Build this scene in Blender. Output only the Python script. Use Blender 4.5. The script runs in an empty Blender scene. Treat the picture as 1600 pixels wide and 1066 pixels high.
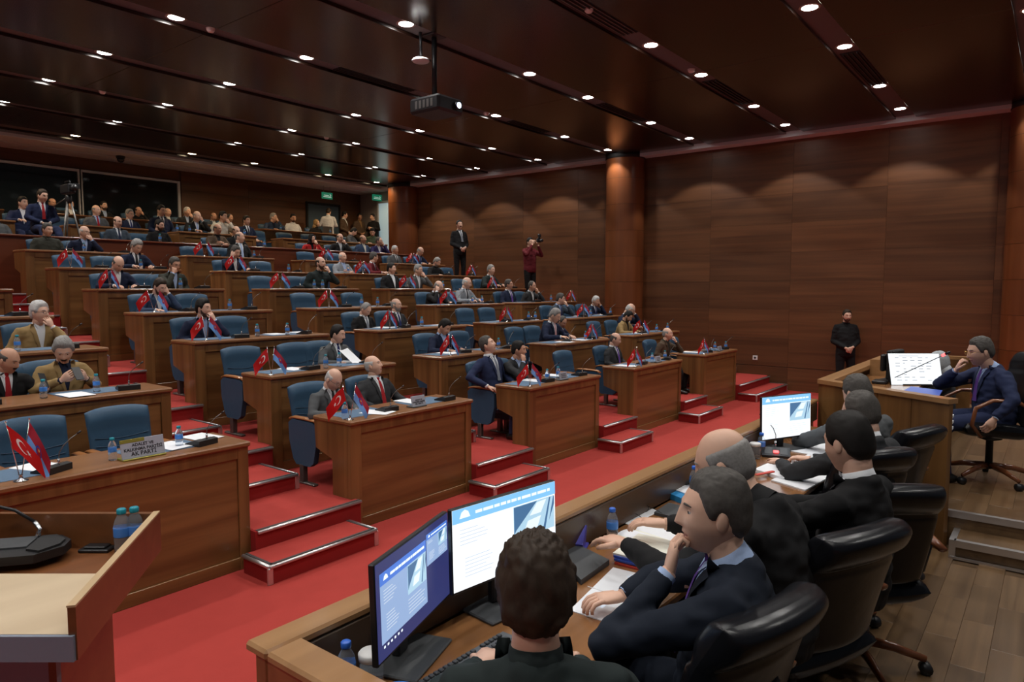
import bpy, math, random
import numpy as np
from math import sin, cos, pi, radians as R
from mathutils import Vector, Matrix
from mathutils.bvhtree import BVHTree
random.seed(4); rng = np.random.default_rng(7)
S = bpy.context.scene; C = S.collection
# ------------------------------------------------------------------ camera, world, exposure
FPX, YAW, PITCH, CAMZ = 1087.26, R(38.16), R(4.354), 2.25
cam = bpy.data.objects.new('camera', bpy.data.cameras.new('camera')); C.objects.link(cam)
cam.data.sensor_width = 36; cam.data.lens = FPX * 36 / 1600; cam.data.clip_start = 0.05; cam.data.clip_end = 200
cam.location = (0, 0, CAMZ); cam.rotation_euler = (pi / 2 - PITCH, 0, YAW - pi / 2)
S.camera = cam
W = bpy.data.worlds.new('world'); S.world = W; W.use_nodes = True
W.node_tree.nodes['Background'].inputs[0].default_value = (0.75, 0.85, 1.0, 1)
W.node_tree.nodes['Background'].inputs[1].default_value = 0.06
S.view_settings.view_transform = 'Standard'; S.view_settings.look = 'None'
S.view_settings.gamma = 1; S.view_settings.use_curve_mapping = False
S.view_settings.exposure = 0.06
LAMP_W = 105.0          # watts of one ceiling downlight
LAMP_COL = (1.0, 0.965, 0.92)
WARM_COL = (1.0, 0.72, 0.42)

_d = np.array([cos(YAW) * cos(PITCH), sin(YAW) * cos(PITCH), -sin(PITCH)])
_r = np.array([sin(YAW), -cos(YAW), 0.0]); _u = np.cross(_r, _d)
def ray(x, y): return _d + (x - 800) / FPX * _r - (y - 533) / FPX * _u
def at_y(x, y, Y): v = ray(x, y); v = v * Y / v[1]; return v[0], v[2] + CAMZ
def at_x(x, y, X): v = ray(x, y); v = v * X / v[0]; return v[1], v[2] + CAMZ
def at_z(x, y, Z): v = ray(x, y); v = v * (Z - CAMZ) / v[2]; return v[0], v[1]
def at_d(x, y, d): v = ray(x, y) * d; return v[0], v[1], v[2] + CAMZ

# ------------------------------------------------------------------ materials
def mat(name, col, rough=.6, metal=0, coat=0, emis=None, es=1, trans=0, spec=None, ior=None):
    m = bpy.data.materials.new(name); m.use_nodes = True
    b = m.node_tree.nodes['Principled BSDF']
    b.inputs['Base Color'].default_value = (*col, 1); b.inputs['Roughness'].default_value = rough
    b.inputs['Metallic'].default_value = metal; b.inputs['Coat Weight'].default_value = coat
    b.inputs['Coat Roughness'].default_value = .15
    if spec is not None: b.inputs['Specular IOR Level'].default_value = spec
    if ior: b.inputs['IOR'].default_value = ior
    if emis: b.inputs['Emission Color'].default_value = (*emis, 1); b.inputs['Emission Strength'].default_value = es
    if trans: b.inputs['Transmission Weight'].default_value = trans
    return m
def nodes(m): return m.node_tree.nodes, m.node_tree.links, m.node_tree.nodes['Principled BSDF']
def wood(name, c1, c2, grain='X', scale=1.0, rough=.35, coat=.0, bump=.02, per_object=.0):
    m = mat(name, c1, rough, coat=coat); N, L, b = nodes(m)
    tc = N.new('ShaderNodeTexCoord'); mp = N.new('ShaderNodeMapping')
    sc = {'X': (.35, 9, 9), 'Y': (9, .35, 9), 'Z': (9, 9, .35)}[grain]
    mp.inputs['Scale'].default_value = [s * scale for s in sc]
    L.new(tc.outputs['Object'], mp.inputs['Vector'])
    info = N.new('ShaderNodeObjectInfo')
    ad = N.new('ShaderNodeVectorMath'); ad.operation = 'ADD'
    mu = N.new('ShaderNodeMath'); mu.operation = 'MULTIPLY'; mu.inputs[1].default_value = 37
    L.new(info.outputs['Random'], mu.inputs[0]); L.new(mp.outputs[0], ad.inputs[0]); L.new(mu.outputs[0], ad.inputs[1])
    n1 = N.new('ShaderNodeTexNoise'); n1.inputs['Scale'].default_value = 1.0; n1.inputs['Detail'].default_value = 6
    n1.inputs['Distortion'].default_value = .6
    L.new(ad.outputs[0], n1.inputs['Vector'])
    cr = N.new('ShaderNodeValToRGB'); e = cr.color_ramp.elements
    e[0].position = .32; e[0].color = (*c1, 1); e[1].position = .68; e[1].color = (*c2, 1)
    L.new(n1.outputs['Fac'], cr.inputs[0])
    if per_object:
        hs = N.new('ShaderNodeHueSaturation'); ma = N.new('ShaderNodeMapRange')
        ma.inputs['To Min'].default_value = 1 - per_object; ma.inputs['To Max'].default_value = 1 + per_object
        L.new(info.outputs['Random'], ma.inputs['Value']); L.new(ma.outputs[0], hs.inputs['Value'])
        L.new(cr.outputs[0], hs.inputs['Color']); L.new(hs.outputs[0], b.inputs['Base Color'])
    else: L.new(cr.outputs[0], b.inputs['Base Color'])
    bp = N.new('ShaderNodeBump'); bp.inputs['Strength'].default_value = bump * 5; bp.inputs['Distance'].default_value = .002
    L.new(n1.outputs['Fac'], bp.inputs['Height']); L.new(bp.outputs[0], b.inputs['Normal'])
    return m
def cloth(name, col, rough=.85, amt=.25, scale=260, sheen=.0, coord='Object'):
    m = mat(name, col, rough, spec=.25); N, L, b = nodes(m)
    tc = N.new('ShaderNodeTexCoord'); n1 = N.new('ShaderNodeTexNoise'); n1.inputs['Scale'].default_value = scale
    n2 = N.new('ShaderNodeTexNoise'); n2.inputs['Scale'].default_value = 7; n2.inputs['Detail'].default_value = 3
    for n in (n1, n2): L.new(tc.outputs[coord], n.inputs['Vector'])
    ad = N.new('ShaderNodeMath'); ad.operation = 'ADD'; L.new(n1.outputs['Fac'], ad.inputs[0]); L.new(n2.outputs['Fac'], ad.inputs[1])
    mr = N.new('ShaderNodeMapRange'); mr.inputs['From Max'].default_value = 2; mr.inputs['To Min'].default_value = 1 - amt; mr.inputs['To Max'].default_value = 1 + amt
    L.new(ad.outputs[0], mr.inputs['Value'])
    mx = N.new('ShaderNodeVectorMath'); mx.operation = 'MULTIPLY'; mx.inputs[0].default_value = col
    L.new(mr.outputs[0], mx.inputs[1]); L.new(mx.outputs[0], b.inputs['Base Color'])
    bp = N.new('ShaderNodeBump'); bp.inputs['Strength'].default_value = .35; bp.inputs['Distance'].default_value = .01
    L.new(n2.outputs['Fac'], bp.inputs['Height']); L.new(bp.outputs[0], b.inputs['Normal'])
    b.inputs['Sheen Weight'].default_value = sheen
    return m
M = {}
M['desk'] = wood('desk_wood', (.125, .055, .017), (.235, .112, .037), 'X', 1, .33, .15, per_object=.06)
M['desk_v'] = wood('desk_wood_upright', (.125, .055, .017), (.235, .112, .037), 'Z', 1, .33, .15, per_object=.06)
M['desk_top'] = wood('worktop_wood', (.20, .085, .032), (.27, .12, .048), 'X', 1, .3, .2)
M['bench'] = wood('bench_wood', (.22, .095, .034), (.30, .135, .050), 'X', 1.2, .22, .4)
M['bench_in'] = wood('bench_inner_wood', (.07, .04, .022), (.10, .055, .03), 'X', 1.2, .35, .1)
M['rail'] = wood('rail_wood', (.32, .165, .068), (.39, .21, .09), 'X', 1.2, .3, .2)
M['wallp'] = wood('wall_panel_wood', (.090, .034, .012), (.155, .062, .023), 'Y', .9, .45, .0, per_object=.20)
M['wallp_b'] = wood('rear_wall_panel_wood', (.090, .034, .012), (.150, .060, .022), 'X', .9, .45, .0, per_object=.16)
M['colm'] = wood('column_wood', (.15, .045, .014), (.20, .065, .022), 'Z', .6, .3, .25, per_object=.1)
M['ceil'] = wood('ceiling_panel_wood', (.016, .0065, .004), (.023, .0095, .0055), 'X', .5, .24, .3, per_object=.08)
M['soffit'] = mat('soffit_plaster', (.60, .61, .65), .8)
M['slot'] = mat('slot_plaster', (.115, .108, .115), .6)
M['parapet'] = wood('parapet_wood', (.115, .030, .012), (.16, .044, .018), 'X', .9, .35, .15)
M['wall_core'] = mat('wall_joint', (.06, .03, .015), .6)
M['parq'] = wood('parquet_oak', (.105, .060, .028), (.165, .098, .048), 'X', 1.6, .32, .15, per_object=.25)
M['lect_top'] = wood('pale_laminate', (.58, .45, .30), (.68, .54, .37), 'X', .6, .35, .1, bump=.005)
M['lect_edge'] = wood('pale_edge', (.52, .36, .20), (.60, .43, .25), 'Y', .6, .35, .1)
M['lect'] = wood('lectern_wood', (.13, .045, .014), (.20, .072, .024), 'X', 1, .35, .1)
M['lect_back'] = mat('lectern_grey_edge', (.20, .23, .29), .45)
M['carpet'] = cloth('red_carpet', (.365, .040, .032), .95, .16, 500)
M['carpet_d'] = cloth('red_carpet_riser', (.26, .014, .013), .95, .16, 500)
M['alu'] = mat('aluminium_nosing', (.62, .60, .60), .32, .85)
M['rubber'] = mat('nosing_insert', (.05, .045, .045), .7)
M['leather'] = cloth('blue_leatherette', (.034, .078, .135), .42, .07, 90)
M['leather_seam'] = mat('blue_seam', (.025, .055, .10), .6)
M['arm_wood'] = wood('armrest_wood', (.30, .115, .035), (.40, .165, .055), 'Y', 1, .3, .3)
M['black'] = mat('black_plastic', (.012, .012, .014), .42)
M['black_m'] = mat('black_matt', (.010, .010, .011), .75)
M['bleather'] = cloth('black_leather', (.008, .0085, .011), .27, .06, 120)
M['chrome'] = mat('chrome', (.75, .75, .77), .18, 1)
M['steel'] = mat('dark_steel', (.20, .19, .18), .4, .8)
M['mahog'] = wood('mahogany_arm', (.16, .05, .02), (.24, .08, .03), 'X', 1, .25, .4)
M['mat_blue'] = mat('desk_mat_blue', (.085, .155, .25), .55)
M['paper'] = mat('white_paper', (.82, .84, .88), .7)
M['paper2'] = mat('cream_paper', (.80, .80, .70), .7)
M['white'] = mat('white_plastic', (.75, .75, .75), .4)
M['flag_red'] = mat('flag_red', (.62, .012, .014), .6)
M['flag_mar'] = mat('flag_claret', (.36, .012, .035), .6)
M['flag_blue'] = mat('flag_sky_blue', (.16, .38, .82), .6)
M['flag_dblue'] = mat('flag_dark_blue', (.04, .06, .40), .6)
M['flag_white'] = mat('flag_white', (.88, .88, .88), .6)
M['flag_yel'] = mat('flag_yellow', (.8, .55, .1), .6)
M['glass'] = mat('dark_window_glass', (.010, .016, .020), .06, spec=.6)
M['metal_w'] = mat('white_metal_frame', (.55, .57, .60), .4, .2)
M['pet'] = mat('water_bottle_plastic', (.86, .93, 1.0), .06, trans=.88, ior=1.12)
M['label_b'] = mat('blue_bottle_label', (.06, .24, .72), .4)
M['cap_t'] = mat('teal_bottle_cap', (.01, .25, .33), .4)
M['cap_b'] = mat('blue_bottle_cap', (.03, .14, .62), .4)
M['green'] = mat('exit_sign_green', (.01, .14, .08), .4, emis=(.02, .30, .16), es=.35)
M['exit_w'] = mat('exit_sign_white', (.7, .9, .8), .4, emis=(.6, .9, .75), es=.35)
M['lamp'] = mat('lamp_diffuser', (1, 1, 1), .4, emis=(1, .97, .92), es=30)
M['lamp_w'] = mat('warm_lamp_diffuser', (1, 1, 1), .4, emis=(1, .80, .50), es=26)
M['trimr'] = mat('lamp_trim', (.55, .53, .5), .3, .5)
M['door_b'] = mat('blue_grey_door', (.05, .095, .14), .5)
M['door_l'] = mat('pale_glow_panel', (.50, .66, .72), .5, emis=(.5, .72, .80), es=.30)  # emission stands in for light falling on the rear door leaf
M['plaster'] = mat('grey_plaster', (.30, .27, .25), .85)
M['purple'] = mat('purple_plastic', (.07, .065, .42), .35)
M['cyan'] = mat('cyan_folder', (.03, .28, .62), .45)
M['red_f'] = mat('red_folder', (.62, .06, .04), .45)
M['blue_f'] = mat('blue_folder', (.04, .10, .50), .45)
M['grey_f'] = mat('dark_grey_cover', (.055, .06, .065), .5)
M['plate'] = mat('name_plate_grey', (.34, .36, .42), .4)
M['plate_g'] = mat('name_plate_gold', (.30, .27, .05), .35, .4)
M['ink'] = mat('black_ink', (.01, .01, .012), .5)
M['gold_ink'] = mat('gold_ink', (.75, .42, .05), .5)
M['gold'] = mat('gold', (.75, .5, .15), .25, 1)
M['led_r'] = mat('red_led', (1, .1, .1), .4, emis=(1, .05, .05), es=6)
M['led_b'] = mat('blue_projector_lens', (.5, .6, 1), .2, emis=(.55, .65, 1), es=14)
M['wglass'] = mat('clear_glass', (.95, .97, 1), .04, trans=.95, ior=1.3)
def scr(name, c, es): return mat(name, (.02, .02, .02), .3, emis=c, es=es)
M['s_white'] = scr('screen_white', (.93, .97, 1.0), 1.15)
M['s_head'] = scr('screen_header', (.25, .60, .98), 1.0)
M['s_text'] = scr('screen_header_text', (.85, .95, 1.0), 1.1)
M['s_line'] = scr('screen_faint_text', (.62, .70, .82), 1.0)
M['s_dark'] = scr('screen_dark_text', (.22, .24, .30), .9)
M['s_sea'] = scr('screen_aerial_sea', (.07, .17, .33), 1.0)
M['s_land'] = scr('screen_aerial_land', (.45, .68, .84), 1.0)
M['s_roof'] = scr('screen_aerial_roof', (.85, .95, 1.0), 1.0)
M['s_desk'] = scr('screen_desktop', (.028, .035, .14), 1.0)
M['s_pale'] = scr('screen_pale', (.38, .55, .88), .8)
M['s_hd2'] = scr('screen_header_blue', (.07, .20, .70), 1.0)
M['s_green'] = scr('screen_green', (.05, .16, .09), 1.0)
M['s_key'] = mat('key_caps', (.035, .038, .042), .5)
M['kb'] = mat('keyboard_case', (.075, .082, .092), .5)

# ------------------------------------------------------------------ mesh helpers
class MB:
    def __init__(s): s.v = []; s.f = []; s.m = []; s.sm = []
    def add(s, V, F, mi=0, smooth=False):
        k = len(s.v); s.v += [tuple(map(float, p)) for p in V]
        s.f += [tuple(i + k for i in f) for f in F]; s.m += [mi] * len(F); s.sm += [smooth] * len(F)
        return s
    def box(s, a, b, mi=0, T=None):
        (x0, y0, z0), (x1, y1, z1) = a, b
        V = [(x0, y0, z0), (x1, y0, z0), (x1, y1, z0), (x0, y1, z0), (x0, y0, z1), (x1, y0, z1), (x1, y1, z1), (x0, y1, z1)]
        if T is not None: V = [T @ Vector(p) for p in V]
        return s.add(V, [(0, 3, 2, 1), (4, 5, 6, 7), (0, 1, 5, 4), (1, 2, 6, 5), (2, 3, 7, 6), (3, 0, 4, 7)], mi)
    def bbox(s, a, b, r=.006, mi=0, T=None):     # box with bevelled edges
        a = Vector(a); b = Vector(b); r = min(r, *( (b - a) * .45)); V = []; F = []
        bm_v = {}
        for sx in (0, 1):
            for sy in (0, 1):
                for sz in (0, 1):
                    c = Vector((b.x if sx else a.x, b.y if sy else a.y, b.z if sz else a.z))
                    d = Vector((-r if sx else r, -r if sy else r, -r if sz else r))
                    for k in range(3):
                        p = c + d; p[k] = c[k]; bm_v[(sx, sy, sz, k)] = len(V); V.append(p)
        g = lambda *q: bm_v[q]
        def quad(i): F.append(tuple(i))
        for k, (u, w) in enumerate([(1, 2), (0, 2), (0, 1)]):
            for sd in (0, 1):
                idx = []
                for (p, q) in ((0, 0), (1, 0), (1, 1), (0, 1)):
                    t = [0, 0, 0]; t[k] = sd; t[u] = p; t[w] = q; idx.append(g(*t, k))
                quad(idx)
        for k in range(3):
            u, w = [i for i in range(3) if i != k]
            for p in (0, 1):
                for q in (0, 1):
                    t0 = [0, 0, 0]; t0[u] = p; t0[w] = q; t1 = list(t0); t1[k] = 1
                    quad([g(*t0, u), g(*t1, u), g(*t1, w), g(*t0, w)])
        for sx in (0, 1):
            for sy in (0, 1):
                for sz in (0, 1): F.append((g(sx, sy, sz, 0), g(sx, sy, sz, 1), g(sx, sy, sz, 2)))
        cen = (a + b) / 2; G = []
        for f in F:
            P = [V[i] for i in f]; n = (P[1] - P[0]).cross(P[2] - P[0]); m_ = sum(P, Vector()) / len(P)
            G.append(f if n.dot(m_ - cen) > 0 else f[::-1])
        if T is not None: V = [T @ p for p in V]
        return s.add(V, G, mi)
    def prism(s, poly, axis, a, b, mi=0):        # polygon extruded along an axis; poly = 2-D points of the other two axes
        n = len(poly); V = []
        for t in (a, b):
            for (p, q) in poly: V.append({0: (t, p, q), 1: (p, t, q), 2: (p, q, t)}[axis])
        F = [tuple(range(n))[::-1], tuple(range(n, 2 * n))] + [(i, (i + 1) % n, n + (i + 1) % n, n + i) for i in range(n)]
        ar = sum(poly[i][0] * poly[(i + 1) % n][1] - poly[(i + 1) % n][0] * poly[i][1] for i in range(n))
        if (ar < 0) ^ (axis == 1): F = [f[::-1] for f in F]
        return s.add(V, F, mi)
    def tube(s, pts, rad, n=8, mi=0, smooth=True, caps=True, up=None):
        P = [Vector(p) for p in pts]; K = len(P)
        if not hasattr(rad, '__len__'): rad = [rad] * K
        rad = [(r, r) if not hasattr(r, '__len__') else r for r in rad]
        V = []; F = []; ref = Vector(up) if up is not None else None
        for i in range(K):
            t = (P[min(i + 1, K - 1)] - P[max(i - 1, 0)]).normalized()
            if ref is None: ref = Vector((1, 0, 0)) if abs(t.x) < .9 else Vector((0, 1, 0))
            x = (ref - t * ref.dot(t)); x = x.normalized() if x.length > 1e-6 else t.orthogonal().normalized()
            y = t.cross(x); ref = x
            for k in range(n):
                a = 2 * pi * k / n; V.append(P[i] + x * (cos(a) * rad[i][0]) + y * (sin(a) * rad[i][1]))
        for i in range(K - 1):
            for k in range(n):
                k2 = (k + 1) % n; F.append((i * n + k, i * n + k2, (i + 1) * n + k2, (i + 1) * n + k))
        if caps: F.append(tuple(range(n))[::-1]); F.append(tuple(range((K - 1) * n, K * n)))
        return s.add(V, F, mi, smooth)
    def lathe(s, prof, n=16, c=(0, 0, 0), mi=0, smooth=True, caps=True):
        V = []; F = []; K = len(prof)
        for (r, z) in prof:
            for k in range(n): a = 2 * pi * k / n; V.append((c[0] + r * cos(a), c[1] + r * sin(a), c[2] + z))
        for i in range(K - 1):
            for k in range(n): k2 = (k + 1) % n; F.append((i * n + k, i * n + k2, (i + 1) * n + k2, (i + 1) * n + k))
        if caps and prof[0][0] > 1e-5: F.append(tuple(range(n))[::-1])
        if caps and prof[-1][0] > 1e-5: F.append(tuple(range((K - 1) * n, K * n)))
        return s.add(V, F, mi, smooth)
    def grid(s, fn, nu, nv, mi=0, smooth=True, double=None):
        V = [fn(i / nu, j / nv) for j in range(nv + 1) for i in range(nu + 1)]; w = nu + 1
        F = [(j * w + i, j * w + i + 1, (j + 1) * w + i + 1, (j + 1) * w + i) for j in range(nv) for i in range(nu)]
        return s.add(V, F, mi, smooth)
    def ball(s, c, r, n=10, k=8, mi=0):
        if not hasattr(r, '__len__'): r = (r, r, r)
        V = [(c[0], c[1], c[2] + r[2])]; F = []
        for j in range(1, k):
            t = pi * j / k
            for i in range(n): a = 2 * pi * i / n; V.append((c[0] + r[0] * sin(t) * cos(a), c[1] + r[1] * sin(t) * sin(a), c[2] + r[2] * cos(t)))
        V.append((c[0], c[1], c[2] - r[2])); e = len(V) - 1
        for i in range(n):
            i2 = (i + 1) % n; F.append((0, 1 + i, 1 + i2)); F.append((e, 1 + (k - 2) * n + i2, 1 + (k - 2) * n + i))
            for j in range(k - 2): F.append((1 + j * n + i, 1 + (j + 1) * n + i, 1 + (j + 1) * n + i2, 1 + j * n + i2))
        return s.add(V, F, mi, True)
    def mesh(s, name, mats):
        me = bpy.data.meshes.new(name); me.from_pydata(s.v, [], s.f)
        for m in (mats if isinstance(mats, (list, tuple)) else [mats]): me.materials.append(m if not isinstance(m, str) else M[m])
        me.polygons.foreach_set('material_index', s.m); me.polygons.foreach_set('use_smooth', s.sm)
        me.update(); return me
    def obj(s, name, mats, parent=None, loc=None): return link(name, s.mesh(name, mats), parent, loc)
def link(name, me, parent=None, loc=None, rot=None):
    o = bpy.data.objects.new(name, me); C.objects.link(o)
    if parent: o.parent = parent
    if loc is not None: o.location = loc
    if rot is not None: o.rotation_euler = rot
    return o
def tag(o, label=None, cat=None, group=None, kind=None):
    if label: o['label'] = label
    if cat: o['category'] = cat
    if group: o['group'] = group
    if kind: o['kind'] = kind
    return o
def thing(name, label, cat, loc=(0, 0, 0), rz=0, group=None):
    o = bpy.data.objects.new(name, None); C.objects.link(o); o.empty_display_size = .1
    o.location = loc; o.rotation_euler = (0, 0, rz); return tag(o, label, cat, group)
def copy_tree(o, loc=None, rz=None, label=None, group=None, parent=None):
    c = o.copy(); C.objects.link(c)
    if parent: c.parent = parent
    if loc is not None: c.location = loc
    if rz is not None: c.rotation_euler = (0, 0, rz)
    if label: c['label'] = label
    if group: c['group'] = group
    for ch in list(o.children): copy_tree(ch, parent=c)
    return c
def wipe(o):
    for ch in list(o.children): wipe(ch)
    bpy.data.objects.remove(o)
def text_mesh(txt, size, ext=.0006, bold=0):
    cu = bpy.data.curves.new('t', 'FONT'); cu.body = txt; cu.size = size; cu.align_x = 'CENTER'; cu.align_y = 'CENTER'
    cu.extrude = ext; cu.offset = bold; cu.resolution_u = 2
    o = bpy.data.objects.new('t', cu); C.objects.link(o)
    bpy.context.view_layer.update()
    me = bpy.data.meshes.new_from_object(o.evaluated_get(bpy.context.evaluated_depsgraph_get()))
    bpy.data.objects.remove(o); bpy.data.curves.remove(cu); return me

# ------------------------------------------------------------------ hall dimensions (metres, red floor = 0)
ROWY = [5.05, 6.45, 7.85, 9.25, 10.65, 12.05, 13.45, 14.6, 15.8, 17.1]
TOP = [1.03, 1.33, 1.63, 1.93, 2.24, 2.57, 2.89, 3.19, 3.54, 3.86]
FLR = [t - .73 for t in TOP]
XW, YB, ZC, XL, YF = 15.75, 19.0, 5.55, -6.0, -5.5      # right wall, rear wall, ceiling, left limit, front limit
COLX = [(.95, 3.03), (4.10, 5.95), (6.83, 8.75), (9.55, 11.25), (12.22, 14.05)]

# ================================================================== THE SETTING
def struct(name, mb, mats, loc=None, parent=None):
    o = mb.obj(name, mats, parent, loc)
    if parent is None: o['kind'] = 'structure'
    return o
# floors
struct('floor', MB().box((XL, YF, -.2), (XW + .3, 5.07, 0)), 'carpet')
for i in range(10):
    y1 = ROWY[i + 1] + .02 if i < 9 else YB
    struct('floor_tier', MB().box((XL, ROWY[i] + .02, 0 if i == 0 else FLR[i - 1] - .2), (XW, y1, FLR[i])), 'carpet')
AISLE = [(2.90, 3.94), (5.58, 6.56), (8.28, 9.2), (10.9, 11.9), (13.68, 15.62)]
def nosed_step(x0, x1, y0, y1, z0, z1, left=True, right=True):
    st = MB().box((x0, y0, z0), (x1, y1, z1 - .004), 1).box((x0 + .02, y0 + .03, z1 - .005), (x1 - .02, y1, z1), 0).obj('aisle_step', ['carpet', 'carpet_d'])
    tag(st, kind='structure')
    m = MB(); T = .018
    m.tube([(x0 - .004, y0 - .004, z1 - .012), (x1 + .004, y0 - .004, z1 - .012)], .016, 8)
    m.box((x0, y0 + .012, z1), (x1, y0 + .034, z1 + .004), 1)
    for sd, x in ((left, x0), (right, x1)):
        if sd:
            s = -1 if x == x0 else 1
            m.tube([(x + s * .004, y0, z1 - .012), (x + s * .004, y1, z1 - .012)], .017, 8)
            m.box((x - .034 if s > 0 else x + .012, y0, z1), (x - .012 if s > 0 else x + .034, y1, z1 + .004), 1)
            m.bbox((x - .022, y0 - .01, z0), (x + .022, y0 + .012, z1 - .02), .004)
    m.obj('nosing', ['alu', 'rubber'], st)
for a, (xa, xb) in enumerate(AISLE):
    for i in range(8):
        zf = FLR[i]; y = ROWY[i] - .07; zb = 0 if i == 0 else FLR[i - 1]
        if i == 7 and a != 4: continue
        d = .37 if i == 0 else .62
        x0 = xa if i == 0 else xa + .13
        nosed_step(x0, xb, y - d, y - .001, zb, (zf + zb) / 2, True, a != 9)
        L = [(3.03, 4.08), (5.72, 6.75), (8.45, 9.42), (11.15, 12.1), (13.75, 15.58 if i == 0 else XW)][a]
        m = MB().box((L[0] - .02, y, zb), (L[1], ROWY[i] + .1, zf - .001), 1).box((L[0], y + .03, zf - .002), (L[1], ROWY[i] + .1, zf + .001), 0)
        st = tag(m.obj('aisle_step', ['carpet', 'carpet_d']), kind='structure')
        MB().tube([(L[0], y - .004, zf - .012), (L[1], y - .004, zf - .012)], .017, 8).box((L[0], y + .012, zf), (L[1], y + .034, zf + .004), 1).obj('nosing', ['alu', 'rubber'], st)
# dais for the officials: oak parquet with its blocks laid one by one where they can be told apart
WZ, DZ = .37, .62
dais = struct('floor_dais', MB().box((.2, YF, 0), (5.62, 1.66, WZ - .012)).box((5.62, YF, 0), (6.0, 1.52, WZ - .012)), 'parq')
bl = MB().bbox((0, 0, -.012), (.599, .149, 0), .0008).mesh('parquet_block', 'parq')
k = 0
for i in range(8):
    for j in range(17):
        x = 1.9 + i * .6 - (j % 2) * .3; y = -1.15 + j * .15
        if x > 5.6 or x + .6 > 5.95: continue
        link('parquet_block', bl, dais, (x, y, WZ))
st = MB().box((.2, YF, WZ - .012), (1.6, 1.66, WZ)).box((1.6, YF, WZ - .012), (5.95, -1.15, WZ)).box((1.6, 1.4, WZ - .012), (5.62, 1.66, WZ)); struct('floor_dais_margin', st, 'parq')
dais2 = struct('floor_upper_dais', MB().box((5.93, YF, 0), (11.6, 1.52, DZ - .012)), 'parq')
for i in range(9):
    for j in range(11):
        x = 5.96 + i * .6 - (j % 2) * .3; y = -.55 + j * .15
        if x < 5.9: continue
        link('parquet_block', bl, dais2, (x, y, DZ))
for j in range(0, 11, 2): pass
struct('floor_upper_dais_margin', MB().box((5.93, YF, DZ - .012), (11.6, -.55, DZ)).box((5.93, 1.1, DZ - .012), (11.6, 1.52, DZ)).box((11.3, -.55, DZ - .012), (11.6, 1.1, DZ)).box((5.935, -.55, DZ - .013), (6.26, 1.1, DZ - .002)), 'parq')
st = tag(MB().box((5.64, YF, WZ), (5.93, .50, WZ + .125)).obj('dais_step', 'parq'), kind='structure')
m = MB()
for (x, y0, y1, z) in ((5.63, YF, .50, WZ + .125), (5.925, YF, 1.15, DZ)):
    m.box((x - .008, y0, z - .045), (x + .035, y1, z + .003))
m.box((5.62, .49, WZ), (5.66, .53, WZ + .128)).box((5.66, .49, WZ + .085), (5.93, .53, WZ + .128)).box((5.61, YF, WZ - .004), (5.63, .52, WZ + .012))
tag(m.obj('trim_dais_nosing', 'alu'), kind='structure')

# right wall with panels
wr = struct('wall_right', MB().box((XW - .012, YF, 0), (XW + .3, 17.3, ZC)), 'wall_core')
j0 = 2.81 - 1.83 * 4
for a in range(12):
    y0 = j0 + 1.83 * a; y1 = min(y0 + 1.83, 17.3)
    for b in range(-1, 7):
        z0 = 1.14 + .63 * (b - 1); z1 = z0 + .63
        if b == -1: z0, z1 = 0.0, .50
        if b == 0: z0, z1 = .51, 1.14
        z0 = max(z0, 0)
        if b == 6: z1 = 5.43
        if y1 <= YF: continue
        MB().bbox((-.028, max(y0, YF) + .0015, z0 + .001), (-.001, y1 - .0015, z1 - .001), .001).obj('wall_panel', 'wallp', wr, (XW, 0, 0))
# rear wall
wb = struct('wall_rear', MB().box((XL, YB - .012, 2.6), (XW + .3, YB + .3, ZC)), 'wall_core')
def rear_panels(x0, x1, zs, w=1.83):
    n = max(1, round((x1 - x0) / w)); d = (x1 - x0) / n
    for a in range(n):
        for z0, z1 in zip(zs[:-1], zs[1:]):
            MB().bbox((x0 + a * d + .0015, -.028, z0 + .001), (x0 + (a + 1) * d - .0015, -.001, z1 - .001), .001).obj('wall_panel', 'wallp_b', wb, (0, YB, 0))
ZS = [3.13, 3.66, 4.29, 4.92, 5.43]
rear_panels(9.55, 13.55, ZS); rear_panels(14.85, XW, ZS, 1); rear_panels(13.55, 14.85, [4.95, 5.43], 2); rear_panels(XL, 9.5, [5.16, 5.43], 3)
rear_panels(XL, 9.5, [3.13, 3.7], 2)
# gallery window (dark glass with white metal frame)
def window(n, x0, x1):
    t = MB().box((x0, YB - .03, 3.74), (x1, YB - .02, 5.1)).obj('window_%d' % n, 'glass'); tag(t, kind='structure')
    m = MB().bbox((x0 - .04, YB - .08, 3.70), (x0 + .03, YB, 5.14)).bbox((x1 - .03, YB - .08, 3.70), (x1 + .04, YB, 5.14)).bbox((x0, YB - .075, 5.08), (x1, YB, 5.14)).bbox((x0, YB - .075, 3.70), (x1, YB, 3.76))
    m.obj('window_frame', 'metal_w', t)
window(1, XL, 2.6); window(2, 2.62, 7.02); window(3, 7.06, 9.46)
# rear blue door
d = MB().bbox((13.6, YB - .06, 3.13), (14.8, YB - .01, 4.93), .01).obj('door_1', 'door_b'); tag(d, kind='structure')
MB().bbox((13.53, YB - .08, 3.13), (13.6, YB, 4.97)).bbox((14.8, YB - .08, 3.13), (14.87, YB, 4.97)).bbox((13.53, YB - .08, 4.93), (14.87, YB, 5.0)).obj('door_frame', 'black_m', d)
MB().tube([(13.72, YB - .12, 4.0), (13.72, YB - .12, 4.25)], .012).tube([(13.72, YB - .12, 4.02), (13.72, YB - .05, 4.02)], .01).tube([(13.72, YB - .12, 4.23), (13.72, YB - .05, 4.23)], .01).obj('door_handle', 'chrome', d)
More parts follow.
